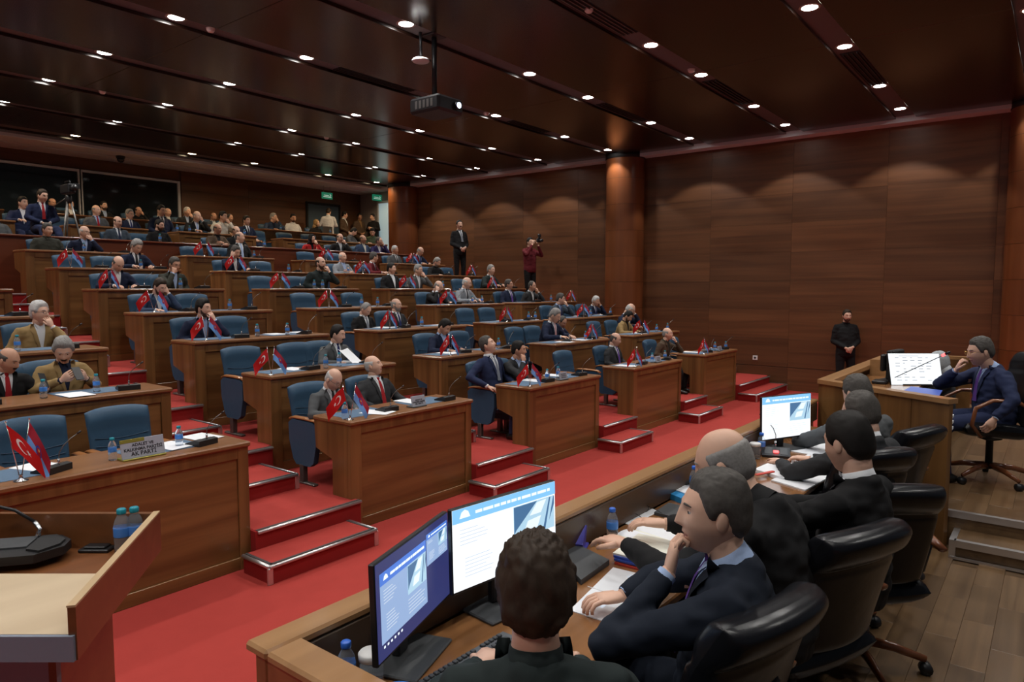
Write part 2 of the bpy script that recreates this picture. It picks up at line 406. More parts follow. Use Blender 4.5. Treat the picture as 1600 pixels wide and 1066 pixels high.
# corner behind the far column: grey plaster wall, door leaf given its lit look by emission
struct('wall_corner', MB().box((XW, 17.3, 2.4), (XW + .3, YB, ZC)), 'plaster')
d = MB().bbox((XW - .05, 17.55, 3.13), (XW - .005, 17.98, 5.05), .01).obj('door_2', 'door_l'); tag(d, kind='structure')
MB().bbox((XW - .07, 17.98, 3.13), (XW, 18.06, 5.1)).bbox((XW - .07, 17.5, 5.05), (XW, 18.06, 5.12)).obj('door_frame', 'metal_w', d)
# round columns of curved cladding
for ci, (cy, z0) in enumerate([(16.6, 2.4), (8.62, 0.0), (.36, 0.0)]):
    c = thing('column', ['round wooden wall column at the rear right corner', 'round wooden wall column in the middle of the right wall', 'round wooden column at the right edge of the picture'][ci], 'column', (15.52, cy, 0))
    c['kind'] = 'structure'
    zz = [z for z in [0, .51, 1.14, 1.77, 2.4, 3.03, 3.66, 4.29, 4.92, 5.43] if z >= z0]
    for p, q in zip(zz[:-1], zz[1:]):
        MB().lathe([(.478, p + .002), (.478, q - .004)], 48, caps=False).obj('cladding_ring', 'colm', c)
    MB().lathe([(.472, z0), (.472, 5.43)], 40, caps=False).obj('core', 'black_m', c)
    MB().lathe([(.40, 5.40), (.49, 5.41), (.49, 5.52), (.40, 5.53)], 40).obj('column_collar', 'black_m', c)
# ceiling
cl = struct('ceiling', MB().box((XL, YF, ZC), (XW + .3, YB + .3, ZC + .2)), 'slot')
ROWS = [2.48 + 2.06 * k for k in range(-3, 7)] + [16.95]
for k in range(len(ROWS)):
    y0 = ROWS[k] + (.17 if k < 10 else .22); y1 = (ROWS[k + 1] - (.17 if k < 9 else .25)) if k < 10 else 17.5
    if k == 10: y0 = 17.2
    for (x0, x1) in ((XL, -.6), (-.6, 4.8), (4.8, 10.2), (10.2, 15.38)):
        MB().bbox((x0 + .003, y0, -.05), (x1 - .003, y1, -.001), .004).obj('ceiling_panel', 'ceil', cl, (0, 0, ZC))
sf = MB().bbox((15.38, YF, 5.43), (XW, 17.5, 5.549), .004).bbox((XL, 17.5, 5.43), (XW, 18.18, 5.549), .004).bbox((XL, 18.30, 5.43), (XW, YB, 5.549), .004)
struct('trim_soffit', sf, 'soffit')
struct('trim_soffit_slot', MB().box((XL, 18.18, 5.50), (XW, 18.30, 5.549)), 'black_m')
# parapet desk of the gallery front and skirting
pr = MB().bbox((XL + 2, 14.6, 2.1), (14.3, 14.65, 3.16)).bbox((XL + 2, 14.56, 3.16), (14.34, 15.06, 3.20), .01)
struct('wall_parapet', pr, 'parapet')

# ================================================================== CEILING FITTINGS
COLSX = [14.74, 12.90, 10.53, 8.84, 6.25, 4.37, 1.9, .1, -2.3, -4.2]
ring = MB().lathe([(.098, -.002), (.118, -.004), (.124, 0), (.124, .004)], 24).mesh('lamp_ring', 'trimr')
disc = MB().lathe([(0, -.006), (.07, -.005), (.098, -.001)], 24).mesh('lamp_diffuser', 'lamp')
disc_w = MB().lathe([(0, -.006), (.07, -.005), (.098, -.001)], 24).mesh('warm_diffuser', 'lamp_w')
ld = bpy.data.lights.new('downlight', 'SPOT'); ld.energy = LAMP_W; ld.color = LAMP_COL; ld.spot_size = R(104); ld.spot_blend = .18; ld.shadow_soft_size = .07
lw = bpy.data.lights.new('warm_downlight', 'SPOT'); lw.energy = LAMP_W * .6; lw.color = WARM_COL; lw.spot_size = R(150); lw.spot_blend = .4; lw.shadow_soft_size = .07
onum = ['first', 'second', 'third', 'fourth', 'fifth', 'sixth', 'seventh', 'eighth', 'ninth', 'tenth', 'eleventh', 'twelfth']
for r, y in enumerate(ROWS):
    for c, x in enumerate(COLSX):
        if r < 3 and c in (0, 1, 2, 3, 4, 5) and r == 0: continue
        if r <= 3 and c >= 6 and r != 3 and r != 2: continue
        warm = r == 10
        lab = 'round ceiling downlight, %s from the right in the %s row above the %s' % (onum[c], onum[r - 3] if r >= 3 else ['outer', 'nearer', 'nearest'][r], 'hall' if not warm else 'gallery')
        t = thing('ceiling_light', lab, 'ceiling light', (x, y, ZC - .001), 0, 'recessed ceiling downlights')
        link('trim_ring', ring, t); link('diffuser', disc_w if warm else disc, t)
        link('lamp', lw if warm else ld, t, (0, 0, -.02))
for n, (px, py) in enumerate([(38, 229), (75, 229), (255, 254), (352, 267), (484, 286), (530, 292)]):
    x, y = at_z(px, py, 5.43)
    tag(MB().lathe([(0, -.006), (.05, -.004), (.06, 0)], 16).obj('soffit_spot', 'trimr', None, (x, min(y, 18.9), 5.429)), 'small round spot in the pale rear soffit, %s from the left' % onum[n], 'spotlight', 'soffit spots')
for n, (px, py) in enumerate([(329, 46), (160, 143), (510, 215), (760, 176), (1080, 109), (920, 26)]):
    x, y = at_z(px, py, ZC)
    y = min(ROWS, key=lambda q: abs(q - y))
    x = at_y(px, py, y)[0]
    t = MB().lathe([(0, -.05), (.035, -.05), (.05, -.03), (.055, -.003), (.055, 0)], 16).obj('smoke_detector', 'white', None, (x, y, ZC - .001))
    tag(t, 'small white smoke detector in the ceiling slot, %s from the left' % ['first', 'second', 'third', 'fourth', 'fifth', 'sixth'][[329, 160, 510, 760, 1080, 920].index(px) if 0 else n], 'smoke detector')
    t['label'] = ['white smoke detector beside the top left downlight', 'white smoke detector in a slot at the far left of the ceiling', 'white smoke detector in the slot above the green exit sign', 'white smoke detector in the slot just right of the projector', 'white smoke detector right of the centre, touching a downlight', 'white smoke detector hanging by the long vent at the top'][n]
for n, (a, b) in enumerate([((884, 2), (985, 55)), ((1109, 129), (1169, 162)), ((529, 105), (646, 140)), ((941, 162), (1007, 183)), ((800, 190), (857, 213)), ((1327, 87), (1372, 123))]):
    xa, ya = at_z(*a, ZC - .01); xb, yb = at_z(*b, ZC - .01); y = min(ROWS, key=lambda q: abs(q - (ya + yb) / 2))
    xa = at_y(*a, y)[0]; xb = at_y(*b, y)[0]; xa, xb = min(xa, xb), max(xa, xb)
    t = thing('air_vent', ['long slatted ceiling vent at the top centre, lit bluish', 'dark slatted ceiling vent below the second detector', 'dark slatted ceiling vent left of the projector', 'dark slatted ceiling vent above the middle column', 'dark slatted ceiling vent right of the projector lens', 'dark slatted ceiling vent in the rightmost slot'][n], 'air vent', (0, 0, 0))
    MB().box((xa, y - .13, ZC - .012), (xb, y + .13, ZC - .002)).obj('backing', 'black_m', t)
    for q in range(4): MB().bbox((xa + .02, y - .1 + q * .06, ZC - .03), (xb - .02, y - .085 + q * .06, ZC - .012), .003).obj('slat', 'black' if n else 'steel', t)
# projector
px_, py_ = 6.75, 6.60
t = thing('projector', 'black ceiling projector with a glowing lens on a pole', 'projector', (px_, py_, 4.52))
MB().bbox((-.24, -.30, 0), (.24, .24, .20), .03).obj('body', 'black', t)
MB().tube([(0, 0, .2), (0, 0, 1.03)], .035, 12).bbox((-.12, -.12, 1.0), (.12, .12, 1.029), .01).bbox((-.1, -.1, .2), (.1, .1, .23), .01).obj('ceiling_pole', 'black', t)
MB().tube([(.10, -.30, .10), (.10, -.34, .10)], .05, 16).obj('lens_barrel', 'black', t)
MB().tube([(.10, -.341, .10), (.10, -.347, .10)], .036, 16).obj('lens', 'led_b', t)
for q in range(5): MB().bbox((-.245, -.2 + q * .07, .05), (-.24, -.16 + q * .07, .15), .002).obj('vent_slat', 'steel', t)
t = thing('wireless_access_point', 'white round access point on a bracket beside the projector pole', 'access point', (px_ - .19, py_ + .06, 5.19))
MB().lathe([(0, -.02), (.10, -.018), (.115, 0), (.10, .02), (0, .022)], 24).obj('cover', 'white', t)
MB().bbox((-.05, -.03, .02), (.16, .03, .05), .005).tube([(.0, 0, .05), (.0, 0, .358)], .02).obj('bracket', 'black', t)
# dome camera on the soffit
x, y = at_z(188, 238, 5.43); y = 18.0; x = at_y(188, 238, 18.0)[0]
t = thing('dome_camera', 'black dome security camera hanging below the pale rear soffit', 'security camera', (x, y, 5.429))
MB().lathe([(.10, 0), (.10, -.05), (.07, -.06)], 20).obj('housing', 'black', t)
MB().lathe([(.085, -.05), (.08, -.10), (.05, -.14), (0, -.155)], 20).obj('dome', 'glass', t)
# exit signs
for n, (px, py, y) in enumerate([(511, 306, 18.2), (589, 309, 17.9)]):
    x, z = at_y(px, py, y)
    t = thing('exit_sign', ['green hanging exit sign above the blue rear door', 'green hanging exit sign in the rear corner by the column'][n], 'sign', (x, y, z))
    MB().bbox((-.20, -.012, -.10), (.20, .012, .10), .004).obj('sign_plate', 'green', t)
    MB().tube([(-.12, 0, .1), (-.12, 0, 5.43 - z)], .006).tube([(.12, 0, .1), (.12, 0, 5.43 - z)], .006).obj('hanger', 'chrome', t)
    MB().box((-.15, -.014, -.05), (.15, -.0125, -.02)).box((-.13, -.014, .0), (.06, -.0125, .02)).prism([(.10, -.03), (.15, .02), (.10, .07)], 1, -.014, -.0125).obj('pictogram', 'exit_w', t)
# wall socket
y, z = at_x(1180, 559, XW - .03)
t = thing('wall_socket', 'white power socket on the panelled wall right of the desks', 'socket', (XW - .03, y, z), 0)
MB().bbox((-.012, -.055, -.05), (0, .055, .05), .004).obj('cover', 'white', t)
MB().tube([(-.0122, 0, 0), (-.014, 0, 0)], .026, 16).obj('socket_well', 'black', t)

# ================================================================== DESKS
RN = ['front row', 'second row', 'third row', 'fourth row', 'fifth row', 'sixth row', 'seventh row', 'gallery front row', 'second gallery row', 'last gallery row']
CN = ['leftmost block', 'second block from left', 'middle block', 'second block from right', 'rightmost block']
def desk(x0, x1, row, ci, cn=None):
    w = x1 - x0; zb = (0 if row == 0 else FLR[row - 1]) - FLR[row]; zb = max(zb, -.32)
    if row == 8 or row == 9: zb = -.3
    t = thing('desk', 'brown wooden desk in the %s, %s' % (RN[row], cn or CN[ci]), 'desk', (x0, ROWY[row], FLR[row]), 0, 'wooden desks of the hall')
    MB().bbox((-.012, -.022, .69), (w + .012, .55, .73), .010).obj('worktop', 'desk_top', t)
    m = MB().bbox((0, 0, zb), (.13, .05, .69), .003).bbox((w - .09, 0, zb), (w, .05, .69), .003).bbox((.13, .002, .60), (w - .09, .05, .69), .003)
    m.obj('front_frame', 'desk_v', t)
    MB().bbox((.13, .016, zb + .10), (w - .09, .045, .60), .003).obj('front_panel', 'desk', t)
    MB().bbox((.13, .002, zb), (w - .09, .05, zb + .10), .003).obj('plinth', 'desk', t)
    for s in (0, 1):
        a = 0 if s == 0 else w - .04
        poly = [(.05, zb), (.27, zb), (.27, .34), (.33, .36), (.52, .42), (.54, .69), (.05, .69)]
        MB().prism(poly, 0, a, a + .04).obj('side_panel', 'desk_v', t)
    MB().box((.04, .24, .05), (w - .04, .255, .69)).obj('modesty_panel', 'desk', t)
    return t
DX = {0: [(.95, 3.01), (4.03, 5.70), (6.78, 8.42), (9.42, 11.13), (12.10, 13.72)],
      1: [(.95, 3.08), (4.12, 5.85), (6.68, 8.52), (9.36, 11.06), (12.02, 14.05)],
      2: [(.95, 3.10), (4.04, 5.92), (6.80, 8.72), (9.53, 10.95), (11.92, 14.0)],
      3: [(.95, 3.08), (4.10, 5.96), (6.76, 8.70), (9.46, 11.5), (12.12, 14.3)]}
for r in (4, 5, 6): DX[r] = [(.95, 3.1), (4.12, 6.0), (6.83, 8.75), (9.55, 11.3), (12.22, 14.1)]
for r in range(7):
    for c, (a, b) in enumerate(DX[r]): desk(a, b, r, c)
for n, (a, b, r) in enumerate([(1.2, 4.7, 8), (5.65, 7.18, 8), (7.87, 9.8, 8), (10.57, 14.1, 8), (0, 4.9, 9), (5.8, 9.35, 9), (10.77, 13.35, 9)]):
    desk(a, b, r, 0, ['far left under the window', 'behind the standing camera tripod', 'centre of the gallery', 'right of the gallery', 'left under the window', 'by the window post', 'in front of the blue door'][n])

# ================================================================== BLUE CHAIRS
def shell(mb, fn, T, nu=14, nv=14, mi=0, pw=6):       # closed cushion around the surface fn(u,v) -> (point, normal), u,v in -1..1
    for sd in (1, -1):
        def g(a, b):
            u = sin((a * 2 - 1) * pi / 2); v = sin((b * 2 - 1) * pi / 2)
            p, n = fn(u, v); t = (T(u, v) if callable(T) else T) * (max(0, 1 - abs(u) ** pw) * max(0, 1 - abs(v) ** pw)) ** .5 / 2
            return Vector(p) + Vector(n) * (t * sd)
        k = len(mb.f); mb.grid(g, nu, nv, mi)
        if sd < 0: mb.f[k:] = [f[::-1] for f in mb.f[k:]]
    return mb
def back_fn(w0, w1, z0, z1, y0, y1, wing=.03, round_=.06):
    def fn(u, v):
        k = (v + 1) / 2; w = (w0 + (w1 - w0) * k) / 2
        z = z0 + (z1 - z0) * k - round_ * (abs(u) ** 3) * k * k
        return (u * w, y0 + (y1 - y0) * k ** 1.3 - wing * u * u, z), (0, -1, .12)
    return fn
def blue_chair():
    t = thing('chair', 'x', 'chair', (0, 0, 0))
    b = shell(MB(), back_fn(.47, .50, .36, .97, .20, .31, .035, .03), lambda u, v: .085 + (.03 if v > .55 else 0), 14, 18, pw=8).obj('backrest', 'leather', t)
    f = back_fn(.47, .50, .36, .97, .20, .31, .035, .03)
    m = MB()
    for v0 in (.28, .06):
        P = [Vector(f(u, v0 - .14 * cos(u * 1.5))[0]) + Vector((0, -.044, .004)) for u in np.linspace(-.86, .86, 11)]
        m.tube(P, .0035, 4)
    m.obj('seam', 'leather_seam', b)
    shell(MB(), lambda u, v: ((u * .235, v * .23 - .03, .375 + .012 * u * u), (0, 0, 1)), .11, 10, 10, pw=8).obj('seat', 'leather', t)
    for s in (-1, 1):
        m = MB()
        poly = [(-.25, .60), (-.19, .635), (.14, .64), (.20, .60), (.19, .42), (.13, .24), (.08, .19), (-.14, .19), (-.20, .23), (-.25, .42)]
        m.prism(poly, 0, s * .27 - .028, s * .27 + .028)
        m.obj('side_panel', 'leather', t)
        MB().tube([(s * .27, -.27, .625), (s * .27, -.22, .652), (s * .27, -.05, .660), (s * .27, .12, .658), (s * .27, .2, .64)], [(.026, .012), (.032, .016), (.034, .017), (.032, .016), (.024, .012)], 10, up=(1, 0, 0)).obj('armrest', 'arm_wood', t)
        MB().bbox((s * .27 - .03, -.03, .02), (s * .27 + .03, .03, .2), .006).bbox((s * .27 - .028, -.20, 0), (s * .27 + .028, .16, .022), .006).obj('pedestal', 'steel', t)
    MB().bbox((-.245, -.02, .33), (.245, .02, .37), .005).obj('seat_beam', 'steel', t)
    return t
chair0 = blue_chair(); chair_used = [False]
seat_taken = {}
def place_chair(x, row, dy=None, label=None, rz=0):
    dy = dy or (.72 if row == 6 else .82)
    o = chair0 if not chair_used[0] else copy_tree(chair0)
    chair_used[0] = True
    o.location = (x, ROWY[row] + dy, FLR[row]); o.rotation_euler = (0, 0, rz)
    o['label'] = label; o['group'] = 'blue chairs behind the desks'
    return o
EMPT = [(55, 650, 0), (195, 642, 0), (890, 545, 0), (1060, 527, 0), (386, 543, 1), (470, 536, 1), (725, 519, 1), (812, 512, 1), (936, 505, 1),
        (368, 495, 2), (734, 487, 2), (768, 487, 2), (306, 458, 3), (480, 458, 3), (557, 456, 3), (231, 430, 4), (412, 435, 4), (467, 435, 4), (722, 437, 4),
        (112, 402, 5), (170, 400, 5), (412, 410, 5), (703, 421, 5), (300, 388, 6), (343, 390, 6), (478, 396, 6), (521, 399, 6), (221, 368, 7), (448, 368, 8), (486, 369, 8), (518, 371, 8), (405, 362, 8),
        (895, 485, 2), (327, 357, 8), (100, 330, 8)]
for n, (px, py, r) in enumerate(EMPT):
    x = at_y(px, py, ROWY[r] + .95)[0]
    c = min(range(5), key=lambda k: abs((DX.get(r, DX[6])[k][0] + DX.get(r, DX[6])[k][1]) / 2 - x))
    seat_taken.setdefault(r, []).append((x, c))
def label_chairs():
    for r, L in seat_taken.items():
        L.sort(); cnt = {}
        for x, c in L: cnt[c] = cnt.get(c, 0) + 1
        k = {}
        for x, c in L:
            k[c] = k.get(c, 0) + 1
            nm = ['single' if cnt[c] == 1 else 'left' if k[c] == 1 else 'right' if k[c] == cnt[c] and cnt[c] < 4 else 'centre' if cnt[c] == 3 else '%s from left' % onum[k[c] - 1]][0]
            blk = CN[c] if r < 7 else ['far left', 'left of centre', 'centre', 'right of centre', 'far right'][c]
            place_chair(x, r, label='blue leather chair, %s, %s, %s' % (nm, RN[r], blk))

# ================================================================== THINGS ON THE DESKS
def bottle(cap='cap_t'):
    t = thing('water_bottle', 'x', 'bottle')
    MB().lathe([(0, .004), (.02, 0), (.027, .004), (.028, .02), (.026, .03), (.028, .045), (.028, .095), (.025, .115), (.016, .132), (.013, .138), (.013, .146)], 16).obj('bottle_body', 'pet', t)
    MB().lathe([(.0286, .060), (.0288, .062), (.0288, .092), (.0286, .094)], 16).obj('paper_label', 'label_b', t)
    MB().lathe([(.0155, .142), (.016, .144), (.016, .158), (.013, .161), (0, .161)], 14).obj('cap', cap, t)
    return t
bot0 = bottle(); used = {}
botb = bottle('cap_b')
def put(proto, key, loc, rz=0, label=None, group=None, sc=None):
    o = proto if not used.get(key) else copy_tree(proto)
    used[key] = True; o.location = loc; o.rotation_euler = (0, 0, rz)
    if label: o['label'] = label
    if group: o['group'] = group
    if sc: o.scale = (sc,) * 3
    return o
BOT = [(176, 712, 0), (280, 692, 0), (524, 636, 0), (855, 581, 0), (872, 584, 0), (1019, 561, 0), (1039, 558, 0), (1117, 543, 0), (1134, 541, 0),
       (68, 617, 1), (151, 608, 1), (509, 569, 1), (530, 566, 1), (779, 541, 1), (915, 528, 1), (1026, 516, 1), (1052, 513, 1),
       (27, 538, 2), (402, 520, 2), (449, 517, 2), (659, 505, 2), (826, 496, 2), (840, 496, 2), (923, 491, 2), (962, 488, 2),
       (359, 476, 3), (565, 469, 3), (590, 472, 3), (738, 470, 3), (753, 470, 3), (861, 466, 3),
       (282, 443, 4), (250, 440, 4), (491, 442, 4), (504, 442, 4), (626, 444, 4), (711, 445, 4), (220, 411, 5), (451, 417, 5), (544, 420, 5), (562, 421, 5),
       (397, 394, 6), (131, 384, 6), (250, 374, 7), (413, 381, 7), (257, 356, 8), (296, 357, 8), (382, 362, 8), (439, 357, 9), (480, 358, 9), (516, 361, 9)]
cnt = {}
for px, py, r in BOT: cnt[r] = cnt.get(r, 0) + 1
kk = {}
for px, py, r in sorted(BOT, key=lambda q: (q[2], q[0])):
    kk[r] = kk.get(r, 0) + 1
    dy = .14 + .05 * (kk[r] % 3)
    Y = ROWY[r] + dy if r != 7 else 14.62
    x = at_y(px, py, Y)[0]; z = TOP[r] if r != 7 else 3.20
    rg = DX.get(r) or ([(XL, 14.3)] if r == 7 else [(1.2, 4.7), (5.65, 7.18), (7.87, 9.8), (10.57, 14.1)] if r == 8 else [(0, 4.9), (5.8, 9.35), (10.77, 13.35)])
    a, b = min(rg, key=lambda q: max(q[0] - x, x - q[1], 0)); x = min(max(x, a + .05), b - .05)
    put(bot0, 'bot', (x, Y, z + .0005), random.random() * 6, 'small water bottle with teal cap on the %s desks, %s from the left' % (RN[r], onum[kk[r] - 1]), 'water bottles on the desks')
# microphone units
def mic():
    t = thing('microphone_unit', 'x', 'microphone')
    m = MB().prism([(-.09, 0), (.09, 0), (.09, .05), (.04, .058), (-.09, .018)], 0, -.105, .105)
    m.obj('base', 'black', t)
    MB().prism([(-.07, .024), (.03, .0575), (.03, .0595), (-.07, .026)], 0, -.085, -.03).prism([(-.07, .024), (.03, .0575), (.03, .0595), (-.07, .026)], 0, .03, .085).obj('speaker_grille', 'grey_f', t)
    MB().tube([(0, .065, .05), (0, .068, .10)], .009, 8).obj('stem', 'chrome', t)
    P = [(0, .068, .10), (0, .075, .15), (-.02, .095, .20), (-.06, .12, .245), (-.10, .15, .28)]
    nk = MB().tube(P, .0035, 6).obj('gooseneck', 'steel', t)
    MB().tube([P[-1], (-.122, .165, .298)], .008, 8).obj('microphone_head', 'black', t)
    return t
mic0 = mic()
for r in range(7):
    for c, (a, b) in enumerate(DX[r]):
        for q, f in enumerate((.36, .86)):
            put(mic0, 'mic', (a + (b - a) * f, ROWY[r] + .17 + .03 * random.random(), TOP[r] + .0005), pi + random.uniform(-.25, .25) + (0 if (r + c + q) % 4 else .5),
                'black microphone unit on the %s half of the %s desk, %s' % (['left', 'right'][q], RN[r], CN[c]), 'microphone units', .86)
# desk mats and sheets of paper
for r in range(4):
    for c, (a, b) in enumerate(DX[r]):
        for q, f in enumerate((.15, .68)):
            x = a + (b - a) * f
            tag(MB().bbox((-.27, -.17, 0), (.27, .17, .003), .001).obj('desk_mat', 'mat_blue', None, (x + .1, ROWY[r] + .30, TOP[r] + .0003)),
                'blue desk mat on the %s half of the %s desk, %s' % (['left', 'right'][q], RN[r], CN[c]), 'desk mat', 'desk mats')
papc = {}
PAP = [(62, 730, 0, .3), (268, 698, 0, .2), (590, 645, 0, .35), (640, 628, 0, .1), (832, 595, 0, .2), (868, 577, 0, 0), (978, 572, 0, .1), (1080, 551, 0, 0), (375, 622, 0, .1), (118, 618, 1, .1), (458, 577, 1, .1), (548, 563, 1, .4), (700, 552, 1, .2), (720, 550, 1, .1), (882, 535, 1, .1), (905, 532, 1, .1), (1000, 521, 1, 0),
       (600, 510, 2, 0), (622, 512, 2, .1), (690, 509, 2, 0), (790, 500, 2, 0), (835, 500, 2, 0), (905, 492, 2, 0), (1000, 487, 2, 0), (430, 521, 2, 0), (486, 519, 2, .1)]
for n, (px, py, r, a) in enumerate(PAP):
    x, Y = at_z(px, py, TOP[r]); Y = min(max(Y, ROWY[r] + .15), ROWY[r] + .42); x = at_y(px, py, Y)[0]
    c = min(range(5), key=lambda k: abs(sum(DX[r][k]) / 2 - x)); x = min(max(x, DX[r][c][0] + .16), DX[r][c][1] - .16)
    tag(link('paper', MB().bbox((-.105, -.148, 0), (.105, .148, .003), .001).mesh('paper', 'paper'), None, (x, Y, TOP[r] + .0036 + .0036 * (n % 2)), (0, 0, a + random.uniform(-.1, .1))),
        'white paper on the %s desk, %s, %s' % (RN[r], CN[c], onum[papc.setdefault((r, c), []).append(1) or len(papc[(r, c)]) - 1] + ' from left'), 'paper', 'papers on the desks')

# flag stands: a crescent flag and a claret and blue city flag
def flag_fn(top, down, out, H=.135, L=.20, ph=0., amp=.012):
    top = Vector(top); down = Vector(down).normalized(); out = Vector(out).normalized(); n = down.cross(out).normalized()
    def F(u, v, off=0):        # u along the fly, v down the hoist (both 0..1)
        p = top + down * (v * H) + out * (u * L) + Vector((0, 0, -1)) * (.30 * L * u * u) + n * (amp * sin(u * 7 + v * 2 + ph) * (.3 + u))
        return p + n * off
    return F
def patch_circle(mb, F, cx, cy, r, off, mi=0, H=.135, L=.20, n=14):
    V = [F(cx / L, cy / H, off)] + [F((cx + r * cos(2 * pi * k / n)) / L, (cy + r * sin(2 * pi * k / n)) / H, off) for k in range(n)]
    mb.add(V, [(0, 1 + k, 1 + (k + 1) % n) for k in range(n)], mi)
def flag_stand(variant=0):
    t = thing('flag_stand', 'x', 'table flags')
    MB().lathe([(.035, 0), (.036, .004), (.012, .012), (.008, .03), (.012, .036), (0, .038)], 16).obj('base', 'chrome', t)
    lean = [.085, .03, .05, .055][variant]
    for s in (-1, 1):
        tp = Vector((s * lean, .0, .325)); p0 = Vector((s * .006, 0, .03))
        pole = MB().tube([p0, tp], .0028, 6).ball(tp + Vector((0, 0, .006)), .006, 8, 6).obj('pole', 'chrome', t)
        d = (p0 - tp).normalized(); out = [(-.62, .45, -.60), (-.60, .42, -.80), (-.66, .50, -.70), (.60, -.20, -.62)][variant] if s < 0 else [(.55, -.40, -.95), (.45, -.34, -.9), (.60, -.42, -.75), (.45, -.16, -.95)][variant]
        F = flag_fn(tp + d * .01, d, out, ph=s + variant)
        fm = MB()
        if s < 0:
            fm.grid(lambda u, v: F(u, v), 10, 6, 0); fl = fm.obj('crescent_flag', 'flag_red', t)
            cm = MB()
            for off in (.0016, -.0016):
                V = []; nn = 18; R1, R2 = .0338, .027; cx, cy = .075, .0675
                for k in range(nn + 1):
                    a = R(38) + (2 * pi - R(76)) * k / nn
                    V.append(F((cx + R1 * cos(a)) / .2, (cy + R1 * sin(a)) / .135, off))
                    a2 = R(48) + (2 * pi - R(96)) * k / nn
                    V.append(F((cx + .0085 + R2 * cos(a2)) / .2, (cy + R2 * sin(a2)) / .135, off))
                cm.add(V, [(2 * k, 2 * k + 2, 2 * k + 3, 2 * k + 1) for k in range(nn)], 0)
                V = [F((cx + .040) / .2, cy / .135, off)]
                for k in range(10):
                    rr = .017 if k % 2 == 0 else .0066; a = pi + k * pi / 5
                    V.append(F((cx + .040 + rr * cos(a)) / .2, (cy + rr * sin(a)) / .135, off))
                cm.add(V, [(0, 1 + k, 1 + (k + 1) % 10) for k in range(10)], 0)
            cm.obj('crescent_and_star', 'flag_white', fl)
        else:
            fm.grid(lambda u, v: F(u, v), 10, 8, 0)
            for k in range(len(fm.f)):
                if k // 10 >= 4: fm.m[k] = 1
            fl = fm.obj('city_flag', ['flag_mar', 'flag_blue'], t)
            cm = MB()
            for off in (.0016, -.0016):
                patch_circle(cm, F, .10, .0675, .026, off, 0); patch_circle(cm, F, .10, .0675, .018, off * 1.6, 1); patch_circle(cm, F, .10, .060, .006, off * 2.1, 2)
            cm.obj('emblem', ['flag_dblue', 'flag_mar', 'flag_yel'], fl)
    return t
fs = [flag_stand(v) for v in range(4)]
FLG = [(32, 738, 0, 3, 1.28), (547, 655, 0, 0, 1.1), (828, 601, 0, 2, 1), (993, 571, 0, 1, 1), (1100, 550, 0, 1, 1), (424, 587, 1, 2, 1), (704, 550, 1, 1, 1), (925, 526, 1, 1, 1), (1003, 519, 1, 0, 1),
       (323, 531, 2, 2, 1), (609, 510, 2, 1, 1), (792, 499, 2, 1, 1), (912, 492, 2, 2, 1), (241, 487, 3, 0, 1), (514, 479, 3, 2, 1), (701, 473, 3, 2, 1), (893, 469, 3, 1, .9),
       (172, 449, 4, 1, 1), (438, 448, 4, 2, 1), (638, 449, 4, 0, 1), (770, 447, 4, 1, 1.), (110, 415, 5, 2, 1), (370, 423, 5, 0, 1), (567, 424, 5, 2, 1), (737, 428, 5, 1, 1), (320, 398, 6, 0, 1), (510, 402, 6, 2, 1), (645, 410, 6, 2, 1)]
for px, py, r, v, sc in FLG:
    Y = ROWY[r] + .07; x = at_y(px, py, Y)[0]
    c = min(range(5), key=lambda k: abs(sum(DX[r][k]) / 2 - x)); x = min(max(x, DX[r][c][0] + .05), DX[r][c][1] - .06)
    put(fs[v], 'f%d' % v, (x, Y, TOP[r] + .0005), random.uniform(-.2, .2), 'red crescent flag and claret blue flag on the %s desk, %s' % (RN[r], CN[c]), 'table flag pairs', sc * .92)

# name plates of the front row
def plate(px, py, w, h, lines, label, gold=False, th=.02):
    Y = 5.05 + .07; x, _ = at_y(px, py, Y)
    t = thing('name_plate', label, 'name plate', (x, Y, TOP[0] + .0005), 0)
    T = Matrix.Rotation(R(-14), 4, 'X')
    MB().bbox((-w / 2, 0, .012), (w / 2, .012, h), .002, T=T).obj('plate', 'plate', t)
    MB().bbox((-w / 2, -.01, 0), (w / 2, .10, .012), .003).obj('foot', 'plate_g' if gold else 'grey_f', t)
    if gold: MB().bbox((-w / 2 - .001, -.0016, h - .025), (-w / 2 + w * .55, .0125, h + .001), .001, T=T).obj('gold_band', 'plate_g', t)
    if lines:
        z = h - .045
        for k, (s, size) in enumerate(lines):
            me = text_mesh(s, size, .0004, .0006); me.materials.append(M['ink'])
            o = link('lettering', me, t); o.matrix_local = T @ Matrix.Translation((0, -.0012, z)) @ Matrix.Rotation(pi / 2, 4, 'X'); z -= size * 1.05
    else:
        m = MB()
        for k in range(3): m.box((-w * .32, -.0012, h * (.3 + .2 * k)), (w * .32, 0, h * (.38 + .2 * k)), T=T)
        m.obj('faint_lettering', 'ink', t)
TX = [('ADALET VE', .030), ('KALKINMA PARTİSİ', .030), ('AK PARTİ', .040)]
plate(226, 705, .30, .15, TX, 'large grey name plate with gold corners on the leftmost front desk', True)
plate(656, 630, .19, .12, [(a, b * .62) for a, b in TX], 'grey name plate on the front desk of the man with the red tie')
plate(882, 584, .18, .11, None, 'grey name plate on the middle front desk')
plate(1030, 563, .18, .11, None, 'grey name plate between bottles, fourth front desk')
plate(1126, 545, .18, .10, None, 'grey name plate between bottles on the rightmost front desk')

